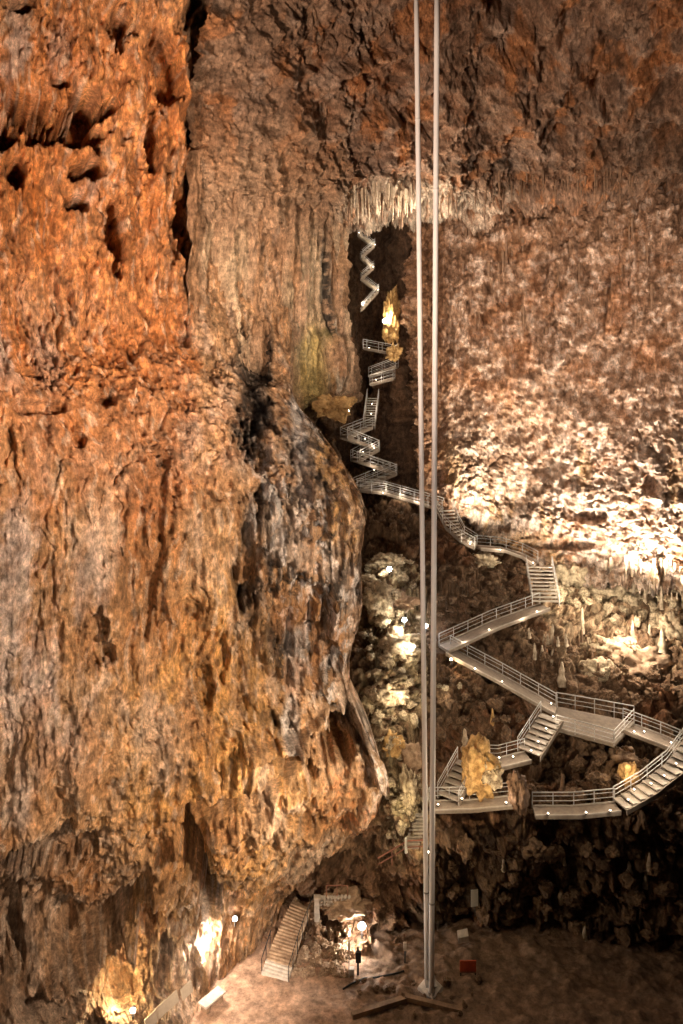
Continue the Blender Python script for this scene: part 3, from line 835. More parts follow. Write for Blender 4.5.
# ------------------------------------------------------------------ pendulum tubes
for nm, top, bot_, rad, lab, cy in (('a', W(415.9, -40, 49.8), W(427.2, 988, 49.8), .165, 'tall white vertical pendulum tube, left and slimmer one of the pair', (120, 455, 892)),
                                ('b', W(437.2, -40, 48.9), W(431.4, 996, 48.9), .178, 'tall white vertical pendulum tube, right and thicker one of the pair', (190, 372, 640, 903))):
    t = thing('pendulum_tube', lab, 'tube', bot_)
    MB().tube([bot_ + (top - bot_) * k / 12 for k in range(13)], rad, 20).build('tube', M_TUBE, t, True)
    for y in cy:
        k = (y - proj(bot_)[1]) / (proj(top)[1] - proj(bot_)[1]); p = bot_ + (top - bot_) * k
        MB().tube([p - (0, 0, .05), p + (0, 0, .05)], rad * 1.1, 20).build('joint_collar', M_COLLAR if y > 800 else M_TUBE, t, True)
    c = np.array([bot_[0], bot_[1], bot_[2]])
    MB().tube([c + (0, 0, .02), c + (0, 0, .12), c + (0, 0, .13), c + (0, 0, .3)], [rad * 1.7, rad * 1.7, rad * 1.2, rad * 1.2], 20).build('foot_flange', M_COLLAR, t)
pc = floor_at(429.5, 990); pc[2] = FLOOR_Z
pl = thing('tube_plinth', 'pale wedge-shaped stone plinth carrying the feet of both tubes', 'plinth', pc)
mb = MB(); n = len(mb.v)
for z, sx, sy in ((-.3, 1.0, 1.3), (.25, .8, 1.05), (.55, .42, .8)):
    for x, y in ((-sx, 0), (0, -sy), (sx, 0), (0, sy)): mb.v.append(pc + np.array([x + .05, y, z]))
for k in range(2):
    for i in range(4): a = k * 4 + i; b = k * 4 + (i + 1) % 4; mb.f.append((a, b, b + 4, a + 4))
mb.f.append((8, 9, 10, 11))
mb.build('block', M_STONE, pl)
MB().prism([pc[:2] + q for q in (np.array((-.3, -.5)), np.array((.4, -.5)), np.array((.4, .55)), np.array((-.3, .55)))], pc[2] + .55, pc[2] + .6).build('cap_plate', M_COLLAR, pl)

# ------------------------------------------------------------------ lamps
def lamp(p, label, aim, cool=True, r=.2, group=None, post=0.5, power=300, lc=None, off=.5):
    p = np.array(p, float); d = np.array(aim, float) - p; d /= np.linalg.norm(d)
    t = thing('floodlight', label, 'lamp', p - (0, 0, post), group)
    MB().tube([p - (0, 0, post), p - (0, 0, .05)], .05, 6).build('stand', M_BLACK, t)
    back = np.array([0, .25, 0.])
    hs = MB().tube([p + back, p + back * .2], [r * .7, r * 1.05], 12).build('housing', M_BLACK, t)
    MB().ball(p - (0, .02, 0), (r, r * .5, r), 12, 8).build('lens', M_LENS if cool else M_LENSW, hs, True, off=t.location[:])
    l = point(p + d * off - (0, .25, 0), power, lc or ((.92, .95, 1) if cool else (1, .75, .45)), .15)
    return t

lamp(W(385, 321, 78.2), 'glaring floodlight inside the chimney beside the yellow flowstone', W(392, 315, 79), power=420, lc=(1, .88, .6), r=.24)
lamp(W(347, 411, 59.2), 'floodlight at the foot of the yellowish pillar wall', W(325, 395, 58), power=1100, lc=(1, .88, .55), r=.2)
q = TR.on(390, 573); lamp(q + (0, -.8, .6), 'floodlight among calcite clumps, upper one of three left of the tubes', q + (-3, -1, 1), power=150, r=.2, lc=(1, .9, .72))
q = TR.on(405, 624); lamp(q + (0, -.8, .6), 'floodlight left of the tubes above the bright calcite slope', q + (-3, -1, -2), power=240, r=.18, lc=(1, .9, .72))
q = TR.on(426, 629); lamp(q + (0, -.8, .6), 'small floodlight glimpsed between the two white tubes', q + (3, -1, 0), power=120, r=.17)
q = TR.on(413, 649); lamp(q + (0, -.8, .6), 'small floodlight lower down the calcite slope beside the left tube', q + (-3, -2, 0), power=130, r=.12, lc=(1, .88, .68))
q = TR.on(449, 662); lamp(q + (0, -.8, .6), 'small warm lamp below the walkway bend right of the tubes', q + (2, -2, -1), False, power=60, r=.12)
q = TR.on(427, 852); lamp(q + (0, -.8, .5), 'small warm lamp at the cliff top behind the tubes', q + (-3, -1, 1), False, power=140, r=.13)
q = TR.on(360, 925); lamp(q + (0, -.9, .55), 'glaring white floodlight above the rubble heap on the cave floor', q + (-2, -2, -1), power=520, r=.27, post=.9, lc=(1, .93, .8))
q = LW.on(231, 912); lamp(q + (.3, -.7, .1), 'floodlight tucked into the rock beside the stone stairs', q + (-.7, -.8, -.7), power=850, r=.16, lc=(1, .86, .70), off=2.4)
q = LW.on(130, 1003); lamp(q + (.5, -.8, .2), 'floodlight at the foot of the wall near the leaning boards', q + (0, -1, 2), power=900, r=.16, lc=(1, .84, .5), off=1.0)


def path_light(px_, py_, Y, label, group, power=22, r=.065):
    p = W(px_, py_, Y)
    t = thing('path_light', label, 'lamp', p, group)
    hs = MB().tube([p, p + (0, 0, .10)], [r * 1.3, r * 1.3], 8).build('housing', M_BLACK, t)
    MB().ball(p + (0, -.02, .13), (r, r, r * .6), 10, 6).build('lens', M_PAD, hs, True, off=t.location[:])
    point(p + (0, -.35, .4), power * 1.1, (1, .85, .66), .1)

PL = {
    'K': ([(548, 815, 51.3), (586, 814, 51.2), (610, 812, 51.3)], 'small glowing path lamp on the edge of the pointed cliff walkway', 26),
    'Q': ([(628, 801, 51.7), (634, 791, 52.2), (651, 785, 52.4), (664, 777, 53), (676, 765, 53.6)], 'small glowing path lamp on the long curving cliff staircase', 30),
    'R': ([(634, 733, 57), (644, 733, 56.9), (671, 744, 56.1)], 'small glowing path lamp on the walkway right of the platform', 34),
    'F': ([(475, 670, 60.6), (502, 683, 59.8), (551, 705, 59)], 'small glowing path lamp on the sloping walkway above the platform', 30),
    'E': ([(464, 645, 62.8), (489, 631, 63.5), (522, 622, 64.2), (537, 613, 64.8)], 'small glowing path lamp on the walkway below the wide staircase', 30),
    'G': ([(553, 718, 57), (546, 730, 56.2), (538, 743, 55.4), (531, 752, 55)], 'bright path lamp on the staircase left of the platform', 42),
    'H': ([(499, 759, 54.8), (513, 758, 54.9)], 'bright path lamp on the short walkway behind the golden mound', 40),
    'J': ([(438, 806, 52.2), (462, 800, 52.4), (506, 804, 52)], 'small glowing path lamp on the landing beside the tubes', 30),
    'A': ([(383, 494, 72.3), (402, 499, 72.1), (418, 504, 71.9)], 'small glowing path lamp on the walkway at the chimney foot', 40),
    'C': ([(470, 545, 69), (500, 551, 69.2), (533, 564, 68.6)], 'small glowing path lamp on the curving walkway under the bright wall', 40),
    'CH': ([(365, 440, 75), (374, 449, 76.2), (363, 453, 75), (374, 471, 75), (371, 415, 77), (372, 405, 77.6)], 'tiny path lamp on the stairs at the chimney foot', 20),
    'Z': ([(378, 291, 78.8), (363, 307, 79.0), (373, 268, 78.8), (375, 246, 78.8), (359, 234, 78.4), (369, 349, 79.2), (376, 381, 78)], 'tiny path lamp on the zigzag stairs in the chimney', 40),
}
for k, (ps, lab, pw) in PL.items():
    for p in ps: path_light(*p, lab, lab.replace('small glowing ', '').replace('tiny ', '').replace('bright ', '').replace('path lamp', 'path lamps'), pw)

# ------------------------------------------------------------------ rocks
import bmesh
def rock_mesh(name, seed, mat, kn=.25, sub=3, knob=0):
    bm = bmesh.new(); bmesh.ops.create_icosphere(bm, subdivisions=sub, radius=1)
    V = np.array([v.co[:] for v in bm.verts], np.float32)
    w1_, w2_, wi_ = worley(V * 1.1 + seed * 3.7, seed)
    dd = 1 + fbm(V * .9 + seed, 4, seed) * .8 + (np.minimum(w2_ - w1_, .3) - .15) * .5
    if knob:
        w1_, _, _ = worley(V * knob + seed, seed + 3); dd += (.5 - w1_) * kn
    dd += fbm(V * 2.6 + seed, 4, seed + 5) * .3
    for v, q, k in zip(bm.verts, V, dd): v.co = Vector(q * k)
    me = bpy.data.meshes.new(name); bm.to_mesh(me); bm.free(); me.materials.append(mat)
    me.polygons.foreach_set('use_smooth', [knob > 0] * len(me.polygons))
    return me


PROTO = {}
for key, mat, kn, knob in (('boulder', M_BROWN, .2, 0), ('stone', M_TAN, .2, 0), ('calcite', M_CALC, .7, 2.2), ('gold', M_GOLD, .6, 2.4)):
    PROTO[key] = [rock_mesh(key + '_rock', 20 + i, mat, kn, 3, knob) for i in range(5)]


def rock(key, name, p, size, label, cat, group=None, sx=1, sz=.8):
    o = bpy.data.objects.new(name, random.choice(PROTO[key])); COL.objects.link(o)
    o.location = tuple(float(c) for c in p); o.rotation_euler = (random.uniform(-.3, .3), random.uniform(-.3, .3), random.uniform(0, 6.28))
    o.scale = (size * sx, size * random.uniform(.7, 1.1), size * sz * random.uniform(.75, 1.35))
    return tag(o, label, cat, group)


def scatter(n, area, key, name, size, label, cat, group, keep=.35):
    k = 0; tries = 0; size = (size[0] * .8, size[1] * .7)
    while k < n and tries < n * 8:
        tries += 1
        x, y = area(); q = TR.on(x, y)
        s_ = random.uniform(*size)
        if near_path(q, s_) or any(np.linalg.norm(q - c) < 1.25 * (s_ + r_) for c, r_ in PLACED): continue
        PLACED.append((q, s_))
        rock(key, name, q + (0, -s_ * .1, s_ * (keep - .2)), s_, label, cat, group, random.uniform(.8, 1.3), random.uniform(.6, .95)); k += 1


PLACED = []


def near_path(q, s_):
    for k, pp in PATHS.items():
        for a, b in zip(pp[:-1], pp[1:]):
            dv = (b - a)[:2]; t = np.clip(((q - a)[:2] @ dv) / (dv @ dv), 0, 1); c = a + (b - a) * t
            if np.linalg.norm((q - c)[:2]) < WIDTH.get(k, 1.7) / 2 + s_ + .1 and abs(q[2] - c[2]) < 2.5: return True
    return False


def rect(x0, y0, x1, y1): return lambda: (random.uniform(x0, x1), random.uniform(y0, y1))


scatter(46, rect(440, 560, 540, 625), 'boulder', 'boulder', (.3, .8), 'brown boulder on the dark slope above the railed walkway bend', 'rock', 'boulders above the walkway bend')
scatter(46, rect(500, 630, 683, 700), 'boulder', 'boulder', (.3, .9), 'brown boulder on the terrace behind the sloping walkway', 'rock', 'boulders on the terrace')
scatter(50, rect(440, 665, 545, 745), 'boulder', 'boulder', (.25, .8), 'brown boulder on the slope left of the platform stairs', 'rock', 'boulders left of the platform stairs')
scatter(60, rect(520, 745, 670, 800), 'boulder', 'boulder', (.3, 1.0), 'brown boulder in the hollow below the viewing platform', 'rock', 'boulders below the platform')
scatter(55, rect(445, 825, 683, 945), 'boulder', 'boulder', (.4, 1.1), 'brown boulder on the dark cliff face under the walkways', 'rock', 'boulders on the cliff face')
scatter(26, rect(362, 560, 420, 640), 'calcite', 'calcite_clump', (.2, .95), 'pale knobbly calcite clump on the slope left of the tubes', 'rock', 'calcite clumps high left of the tubes', .5)
scatter(24, rect(366, 645, 420, 760), 'calcite', 'calcite_clump', (.2, .8), 'pale knobbly calcite clump on the lower slope beside the bulging wall', 'rock', 'calcite clumps beside the bulging wall', .5)
scatter(24, rect(388, 770, 424, 850), 'calcite', 'calcite_clump', (.2, .6), 'yellowish calcite clump beside the timber steps', 'rock', 'calcite clumps beside the timber steps', .5)
scatter(22, rect(438, 683, 470, 705), 'calcite', 'calcite_clump', (.2, .5), 'pale calcite clump right of the tubes below the walkway bend', 'rock', 'calcite clumps right of the tubes', .5)
scatter(26, rect(556, 562, 600, 603), 'calcite', 'calcite_clump', (.4, 1.0), 'yellow-white calcite clump right of the wide staircase', 'rock', 'calcite clumps by the wide staircase', .5)
scatter(24, rect(598, 585, 683, 625), 'calcite', 'calcite_clump', (.4, 1.0), 'cream calcite clump at the foot of the bright wall', 'rock', 'calcite clumps at the bright wall', .4)
scatter(28, rect(595, 630, 683, 680), 'stone', 'limestone_block', (.4, 1.2), 'tan limestone block on the right of the terrace', 'rock', 'limestone blocks on the terrace', .4)
scatter(8, rect(478, 552, 500, 572), 'calcite', 'calcite_clump', (.25, .5), 'cream calcite clump under the curving walkway', 'rock', 'calcite clumps under the curving walkway', .5)
scatter(6, rect(610, 755, 640, 785), 'stone', 'limestone_block', (.5, .9), 'tan limestone block between the platform and the curving cliff stairs', 'rock', 'limestone blocks below the platform', .5)
scatter(46, rect(292, 905, 350, 945), 'stone', 'limestone_block', (.25, .6), 'tan stone on the slope beside the stone stairs', 'rock', 'stones beside the stone stairs', .4)
# heap of rubble
for i in range(120):
    x = random.uniform(288, 350); y = random.uniform(948, 976); q = TR.on(x, y - 4); fq = floor_at(x, y)
    z = q if y < 968 else fq
    s_ = random.uniform(.14, .34)
    rock('stone', 'rubble_stone', z + (0, -.1, s_ * .4), s_, 'broken brown stone in the rubble heap right of the stone stairs', 'rock', 'stones of the rubble heap')


def mound(name, label, c, r, mat, seed, lumps=2.4, cat='rock', sub=5, amp=.5):
    bm = bmesh.new(); bmesh.ops.create_icosphere(bm, subdivisions=sub, radius=1)
    V = np.array([v.co[:] for v in bm.verts], np.float32)
    w1_, w2_, _ = worley(V * lumps + seed, seed)
    dd = 1 + fbm(V * 1.2 + seed, 4, seed) * .6 + (.5 - w1_) * amp + fbm(S(V, 4, 4, 2) + seed, 4, seed + 4) * .15
    for v, q, k in zip(bm.verts, V, dd): v.co = Vector((q * k * np.array(r)).tolist())
    me = bpy.data.meshes.new(name); bm.to_mesh(me); bm.free(); me.materials.append(mat)
    me.polygons.foreach_set('use_smooth', [True] * len(me.polygons))
    o = bpy.data.objects.new(name, me); COL.objects.link(o); o.location = tuple(float(x) for x in c)
    return tag(o, label, cat)

mound('dripstone_mound', 'big golden knobbly dripstone mound beside the steep staircase', W(478, 766, 53.6), (1.15, 1.0, 1.75), M_GOLD, 3)
mound('dripstone_mound', 'pale lumpy dripstone mound at the right foot of the golden one', W(491, 774, 53.2), (.75, .8, .9), M_CALC, 5)
mound('dripstone_mound', 'brown upright rounded dripstone mound at the end of the tube landing', W(518, 793, 52.4), (.62, .7, 1.25), M_STALD, 7, 2.4, 'rock', 5, .2)
mound('flowstone_column', 'yellow glowing flowstone column behind the chimney lamp', W(391, 318, 79.5), (.85, .9, 2.6), M_GOLD, 9, 3.2)
mound('flowstone_mound', 'orange rock knob at the end of the topmost chimney landing', W(394, 353, 77.6), (.7, .7, .75), M_GOLD, 11)
mound('dripstone_mound', 'yellow lit calcite column left of the timber steps', W(408, 800, 53.8), (.6, .7, 1.9), M_CALC, 13, 3.4)
mound('flowstone_mound', 'yellow lit rock lump left of the lamp on the pillar wall', W(334, 406, 58.6), (1.3, 1, .9), M_GOLD, 15, 2.8)
mound('dripstone_mound', 'ledge boulder glowing above the glaring floodlight on the cave floor', W(345, 903, 54.2), (1.6, 1.0, .7), M_TAN, 17)

for x, y, rr_, mt_, sd, lab in ((399, 642, (1.3, 1.0, 1.0), M_CALC, 21, 'big bright white calcite mound between the small floodlights left of the tubes'),
        (386, 692, (1.5, 1.0, .8), M_CALC, 22, 'flat pale yellowish calcite mound on the slope beside the bulging wall'),
        (378, 600, (1.0, .9, 1.5), M_CALC, 23, 'upright grey-white calcite mound against the edge of the bulging wall'),
        (402, 600, (1.3, .9, .6), M_TAN, 24, 'flat tan slab-like mound above the white calcite mound'),
        (391, 741, (.9, .7, .8), M_GOLD, 25, 'round orange rock knob beside the nose of the bulging wall'),
        (408, 762, (1.1, .8, 1.3), M_TAN, 26, 'reddish tan rock mound just left of the tubes above the timber steps'),
        (388, 560, (1.4, .9, .7), M_CALC, 27, 'pale calcite mound above the upper floodlight left of the tubes'),
        (570, 580, (1.7, 1.1, 1.6), M_CALC, 31, 'tall yellow-white calcite mound right beside the wide staircase'),
        (603, 592, (2.6, 1.1, 1.0), M_CALC, 32, 'long sloping pale flowstone mound below the bright wall'),
        (641, 664, (2.2, 1.2, 1.3), M_TAN, 33, 'big pinkish cracked rock mound at the back of the terrace'),
        (612, 645, (2.0, 1.1, .9), M_CALC, 34, 'cream rock mound in the middle of the lit terrace'),
        (670, 632, (1.2, 1.0, 1.7), M_CALC, 35, 'knobbly greyish calcite mound at the right end of the terrace'),
        (600, 670, (1.5, .9, .9), M_CALC, 36, 'brightly lit yellowish mound close behind the platform railing'),
        (622, 757, (1.3, .9, .7), M_TAN, 37, 'tan rock mound in the hollow below the platform corner'),
        (630, 776, (.7, .7, .8), M_GOLD, 38, 'small golden rock mound above the curving cliff staircase'),
        (484, 560, (1.2, .8, .6), M_CALC, 39, 'cream calcite mound tucked under the curving walkway')):
    q = TR.on(x, y); mound('dripstone_mound', lab, q + (0, .1, -.1), rr_, mt_, sd, 2.6, 'rock', 4, .7)

# ------------------------------------------------------------------ stalagmites and stalactites
def spike(name, base, h, r, label, cat, group, mat, seed, down=False, knobs=.2):
    n = 12; m = 16; V = []; Fc = []
    for j in range(m + 1):
        t = j / m; rr = r * ((1 - t) ** .75 * .85 + .15) * (1 + knobs * math.sin(t * 17 + seed) * .5) if t < 1 else r * .05
        for i in range(n):
            a = 2 * math.pi * i / n
            q = rr * (1 + .18 * math.sin(3 * a + seed + t * 4) + .1 * math.sin(5 * a + seed * 2 - t * 9))
            V.append((q * math.cos(a) + .06 * r * math.sin(t * 6 + seed), q * math.sin(a), (-1 if down else 1) * (h * t - .0)))
    for j in range(m):
        for i in range(n):
            a = j * n + i; b = j * n + (i + 1) % n
            f = (a, b, b + n, a + n); Fc.append(f[::-1] if down else f)
    Fc.append(tuple(range(n))[::-1] if not down else tuple(range(n)))
    me = bpy.data.meshes.new(name); me.from_pydata(V, [], Fc); me.materials.append(mat)
    me.polygons.foreach_set('use_smooth', [True] * len(me.polygons))
    o = bpy.data.objects.new(name, me); COL.objects.link(o); o.location = tuple(float(c) for c in base)
    return tag(o, label, cat, group)


def smite(x, ybase, ytop, wpx, label, mat=None, group=None):
    q = TR.on(x, ybase); k = q[1] / F
    return spike('stalagmite', q - (0, 0, .25), (ybase - ytop) * k + .25, wpx * k / 2, label, 'stalagmite', group, mat or M_STAL, x * .7)

smite(584, 631, 607, 5, 'slender tall stalagmite standing alone below the yellow-white calcite')
smite(551, 644, 624, 5, 'pale stalagmite nearest the foot of the wide staircase')
smite(663, 657, 629, 11, 'stout grey cone-shaped stalagmite on the right of the terrace')
smite(622, 588, 556, 10, 'thick pale column-like stalagmite against the bright wall')
smite(632, 634, 620, 5, 'short cream stalagmite between limestone blocks on the terrace')
smite(648, 640, 624, 5, 'cream stalagmite just left of the stout grey cone')
smite(616, 675, 664, 5, 'short blunt pale stalagmite close behind the platform railing')
smite(561, 682, 660, 9, 'fat whitish stalagmite right behind the sloping walkway railing')
smite(492, 722, 708, 5, 'small orange-lit stalagmite left of the platform staircase', M_GOLD)
smite(465, 748, 727, 9, 'grey round-topped stalagmite above the golden mound')
smite(538, 748, 731, 6, 'pale stalagmite at the side of the bright platform staircase')
smite(562, 790, 772, 6, 'brown stalagmite in the hollow above the pointed walkway', M_STALD)
for x, y, h in ((634, 592, 17), (645, 600, 20), (660, 607, 22), (671, 606, 14), (676, 612, 20), (682, 606, 16), (610, 590, 14)):
    smite(x, y, y - h, 4, 'thin pale stalagmite in the row along the foot of the bright wall', None, 'thin stalagmites at the bright wall')
for i in range(20):
    x = random.uniform(528, 600); y = random.uniform(636, 672)
    smite(x, y, y - random.uniform(7, 14), random.uniform(3, 5), 'small pinkish stalagmite in the crowd behind the sloping walkway', M_STAL if i % 2 else M_STALD, 'small stalagmites behind the sloping walkway')
for x, y, yt, wd_, lab in ((504, 868, 858, 5, 'stubby lit stalagmite on the cliff left part, nearest the white sign'), (533, 876, 862, 5, 'pale stalagmite on the cliff under the pointed walkway tip'),
                   (565, 872, 853, 5, 'tall pale stalagmite on the cliff below the pointed walkway'), (561, 900, 875, 8, 'stout knobbly stalagmite midway down the dark cliff'),
                   (546, 916, 906, 5, 'small faint stalagmite low on the cliff left of the stout one'), (628, 880, 860, 9, 'fat pale stalagmite on the right of the cliff'),
                   (645, 886, 869, 6, 'round-topped stalagmite right of the fat pale one on the cliff'), (650, 866, 852, 6, 'dim stalagmite highest on the right of the cliff'),
                   (586, 938, 926, 6, 'short double-knobbed stalagmite at the cliff foot')):
    smite(x, y, yt, wd_, lab, M_STAL)


def stite(patch, x, y, L, wpx, label, group, mat):
    q = patch.on(x, y); k = q[1] / F
    return spike('stalactite', q + (0, .12, .3), L * k + .3, wpx * k / 2, label, 'stalactite', group, mat, x * .9, True, .12)

for i in range(26):
    x = 349 + i * 2.7 + random.uniform(-1, 1); stite(UW, x, random.uniform(182, 200), random.uniform(12, 34), random.uniform(2.2, 4.2), 'pale hanging stalactite in the fringe over the chimney mouth', 'stalactites over the chimney mouth', M_STAL if i % 4 else M_STALD)
for i in range(54):
    x = random.uniform(445, 640); y = np.interp(x, [445, 490, 540, 620, 660], [188, 178, 170, 172, 185]) + random.uniform(-4, 16)
    stite(UW, x, y, random.uniform(6, 26), random.uniform(1.6, 3.4), 'thin brown stalactite hanging from the long ledge of the ceiling', 'stalactites along the ceiling ledge', M_STALD)
for i in range(40):
    x = random.uniform(450, 683); y = random.uniform(215, 330)
    stite(BW, x, y, random.uniform(10, 30), random.uniform(2.2, 4.5), 'brown dripstone pendant on the upper half of the right-hand wall', 'dripstone pendants on the right wall', M_STALD)
for i in range(16):
    x = 606 + i * 5 + random.uniform(-1.5, 1.5); stite(BW, x, 562 + random.uniform(-4, 8), random.uniform(14, 32), random.uniform(2.5, 5), 'cream stalactite hanging below the bright wall over the terrace', 'stalactites under the bright wall', M_STAL)

# ------------------------------------------------------------------ things on the cave floor
# stone stairs
SP = [floor_at(275, 978) + (0, 0, .05), W(284, 948, 51.9), W(292, 926, 53), W(301, 905, 54)]
st = thing('stone_staircase', 'stone stairs climbing from the cave floor beneath the overhanging wall', 'stairs', SP[0])
L = plen(SP); n = 22
for i in range(n):
    a = along(SP, L * i / n); b = along(SP, L * (i + 1) / n); t = b - a; t[2] = 0; run = np.linalg.norm(t); t /= run; sd = np.array([t[1], -t[0], 0])
    c = (a + b) / 2; w_ = 1.0 - .25 * i / n
    MB().box((c[0], c[1], b[2] - .2), t * (run * .5 + .05), sd * w_, (0, 0, .2)).build('tread', M_STONE if i < 4 else M_TAN, st)
rl = offs(SP[:2], -1.0)
for i in range(3):
    p = along(rl, plen(rl) * i / 2 * .9); MB().tube([p - (0, 0, .2), p + (0, 0, 1.0)], .035, 6).build('post', M_BLACK, st)
MB().tube([q + np.array([0, 0, 1.0]) for q in rl], .035, 6).build('handrail', M_BLACK, st)
rl = offs(SP, 1.0)
for i in range(5):
    p = along(rl, plen(rl) * i / 5); MB().tube([p - (0, 0, .2), p + (0, 0, .95)], .03, 6).build('post', M_BLACK, st)
MB().tube([q + np.array([0, 0, .95]) for q in rl], .03, 6).build('handrail', M_BLACK, st)
# bench
bc = floor_at(212, 1006)
be = thing('stone_bench', 'pale stone bench standing on the lit cave floor', 'bench', bc)
ax = np.array([.62, .78, 0]); ay = np.array([-.78, .62, 0])
MB().box(bc + (0, 0, .52), ax * .85, ay * .38, (0, 0, .06)).build('seat', M_STONE, be)
for s_ in (-1, 1): MB().box(bc + ax * .55 * s_ + (0, 0, .2), ax * .12, ay * .3, (0, 0, .27)).build('leg', M_TAN, be)
# leaning boards along the wall foot
for i, (x, y) in enumerate(((147, 1016), (157, 1005), (168, 996), (182, 986))):
    c = LW.on(x, y) + np.array([.5, -.7, -.1])
    t = thing('info_board', ['leaning boards|low tilted board lowest in the row at the wall foot', 'b|low tilted board second from the bottom of the row at the wall foot', 'c|low tilted board third from the bottom of the row at the wall foot', 'd|low tilted board uppermost in the row at the wall foot'][i].split('|')[1], 'board', c, 'boards along the wall foot')
    dx = np.array([.6, .8, .1]); up = np.array([-.25, .1, .95])
    MB().box(c + (0, 0, .45), dx * .42, np.cross(dx, up) * .03, up * .34).build('panel', M_BOARD, t)
    for s_ in (-1, 1): MB().bar(c + dx * .3 * s_ - (0, 0, .5), c + dx * .3 * s_ + (0, 0, .3), .06, .06).build('leg', M_WOOD, t)
# pale gate pillar with low wall and rail
q = W(317, 905, 53.6)
gp = thing('stone_pillar', 'pale square stone pillar at the left end of the low wall', 'pillar', q - (0, 0, 1.0))
MB().box(q + (0, 0, -.3), (.18, 0, 0), (0, .18, 0), (0, 0, .8)).build('shaft', M_STONE, gp)
MB().box(q + (0, 0, .55), (.23, 0, 0), (0, .23, 0), (0, 0, .06)).build('cap', M_STONE, gp)
q = W(335, 899, 53.8)
lw = thing('low_stone_wall', 'low rough stone wall with a wire rail between pillar and floodlight', 'wall', q)
rr = random.Random(3)
mb = MB()
for rw in range(3):
    for i in range(9):
        mb.ball(q + (-1.0 + i * .25 + rr.uniform(-.04, .04), rr.uniform(-.05, .05), -.35 + rw * .24), (.15, .2, .135), 8, 6)
mb.build('masonry', M_STONE, lw, True)
for x in (-.6, .15, .9): MB().tube([q + (x, 0, .2), q + (x, 0, 1.0)], .03, 6).build('post', M_RUST, lw)
MB().tube([q + (-.6, 0, .98), q + (.9, 0, .98)], .03, 6).build('handrail', M_RUST, lw)
# dark post stand and small white post
q = floor_at(358, 974)
ps = thing('equipment_post', 'dark upright equipment post in front of the glaring floodlight', 'post', q)
MB().tube([q, q + (0, 0, 1.9)], .07, 8).build('pole', M_BLACK, ps)
MB().box(q + (.02, -.06, 1.25), (.18, 0, 0), (0, .1, 0), (0, 0, .35)).build('box', M_BLACK, ps)
MB().box(q + (-.45, -.05, .3), (.2, 0, 0), (0, .15, 0), (0, 0, .2)).build('case', M_STONE, ps)
q = floor_at(349, 978)
ps = thing('marker_post', 'thin pale marker post at the edge of the rubble heap', 'post', q)
MB().tube([q, q + (0, 0, 2.6)], .035, 6).build('pole', M_STONE, ps); MB().box(q + (0, 0, 2.2), (.07, 0, 0), (0, .05, 0), (0, 0, .35)).build('plate', M_WHITE, ps)
q = floor_at(405, 962)
ps = thing('marker_post', 'short white capped post just left of the tubes', 'post', q)
MB().tube([q, q + (0, 0, 1.3)], .05, 8).build('pole', M_BLACK, ps); MB().box(q + (0, -.03, 1.15), (.11, 0, 0), (0, .08, 0), (0, 0, .27)).build('cap', M_STONE, ps)
# white sign, dim sign, red board
q = W(474.5, 898, 54.0)
sg = thing('sign_board', 'upright white sign board on the dark cliff right of the tubes', 'sign', q - (0, 0, .6))
MB().box(q, (.26, .05, 0), (0, .03, 0), (0, 0, .6)).build('panel', M_WHITE, sg); MB().tube([q + (.05, .1, -1.4), q + (.05, .1, .3)], .04, 6).build('post', M_BLACK, sg)
q = W(463, 936, 53.6)
sg = thing('sign_board', 'dim grey slanted sign board above the red board', 'sign', q - (0, 0, .3))
MB().box(q, (.38, .05, .05), (0, .25, .1), (-.03, -.06, .24)).build('panel', M_STONE, sg); MB().tube([q + (0, .2, -1.1), q + (0, .2, 0)], .04, 6).build('post', M_BLACK, sg)
q = floor_at(468, 975)
rb = thing('red_board', 'square red board on legs on the dark floor right of the tubes', 'board', q)
MB().box(q + (0, 0, .62), (.55, 0, 0), (0, .04, 0), (0, 0, .36)).build('panel', M_RED, rb)
MB().box(q + (0, 0, .22), (.55, 0, 0), (0, .035, 0), (0, 0, .06)).build('crossbar', M_RUST, rb)
for s_ in (-1, 1): MB().bar(q + (.5 * s_, .02, -.05), q + (.5 * s_, .02, .3), .07, .07).build('leg', M_BLACK, rb)
# timber beams
for a, b, lab in (((352, 1018), (408, 1003), 'long squared timber beam lying left on the floor before the tubes'), ((405, 1003), (462, 1014), 'squared timber beam lying right on the floor before the tubes')):
    p0, p1 = floor_at(*a), floor_at(*b)
    tag(MB().bar(p0 + (0, 0, .13), p1 + (0, 0, .13), .34, .3).build('timber_beam', M_WOOD, None, off=p0), lab, 'beam')
pt = [floor_at(x, y) + (0, 0, .05) for x, y in ((343, 990), (352, 984), (364, 980), (376, 979), (390, 976), (404, 971))]
tag(MB().tube(pt, .06, 6).build('floor_cable', M_BLACK, None, True, off=pt[0]), 'dark cable snaking over the floor towards the tubes', 'cable')
for i in range(26):
    x = random.uniform(350, 480); y = random.uniform(975, 1020); q = floor_at(x, y); s_ = random.uniform(.08, .25)
    rock('boulder', 'floor_stone', q + (0, 0, s_ * .3), s_, 'loose brown stone on the dark floor around the tube plinth', 'rock', 'loose stones around the plinth')
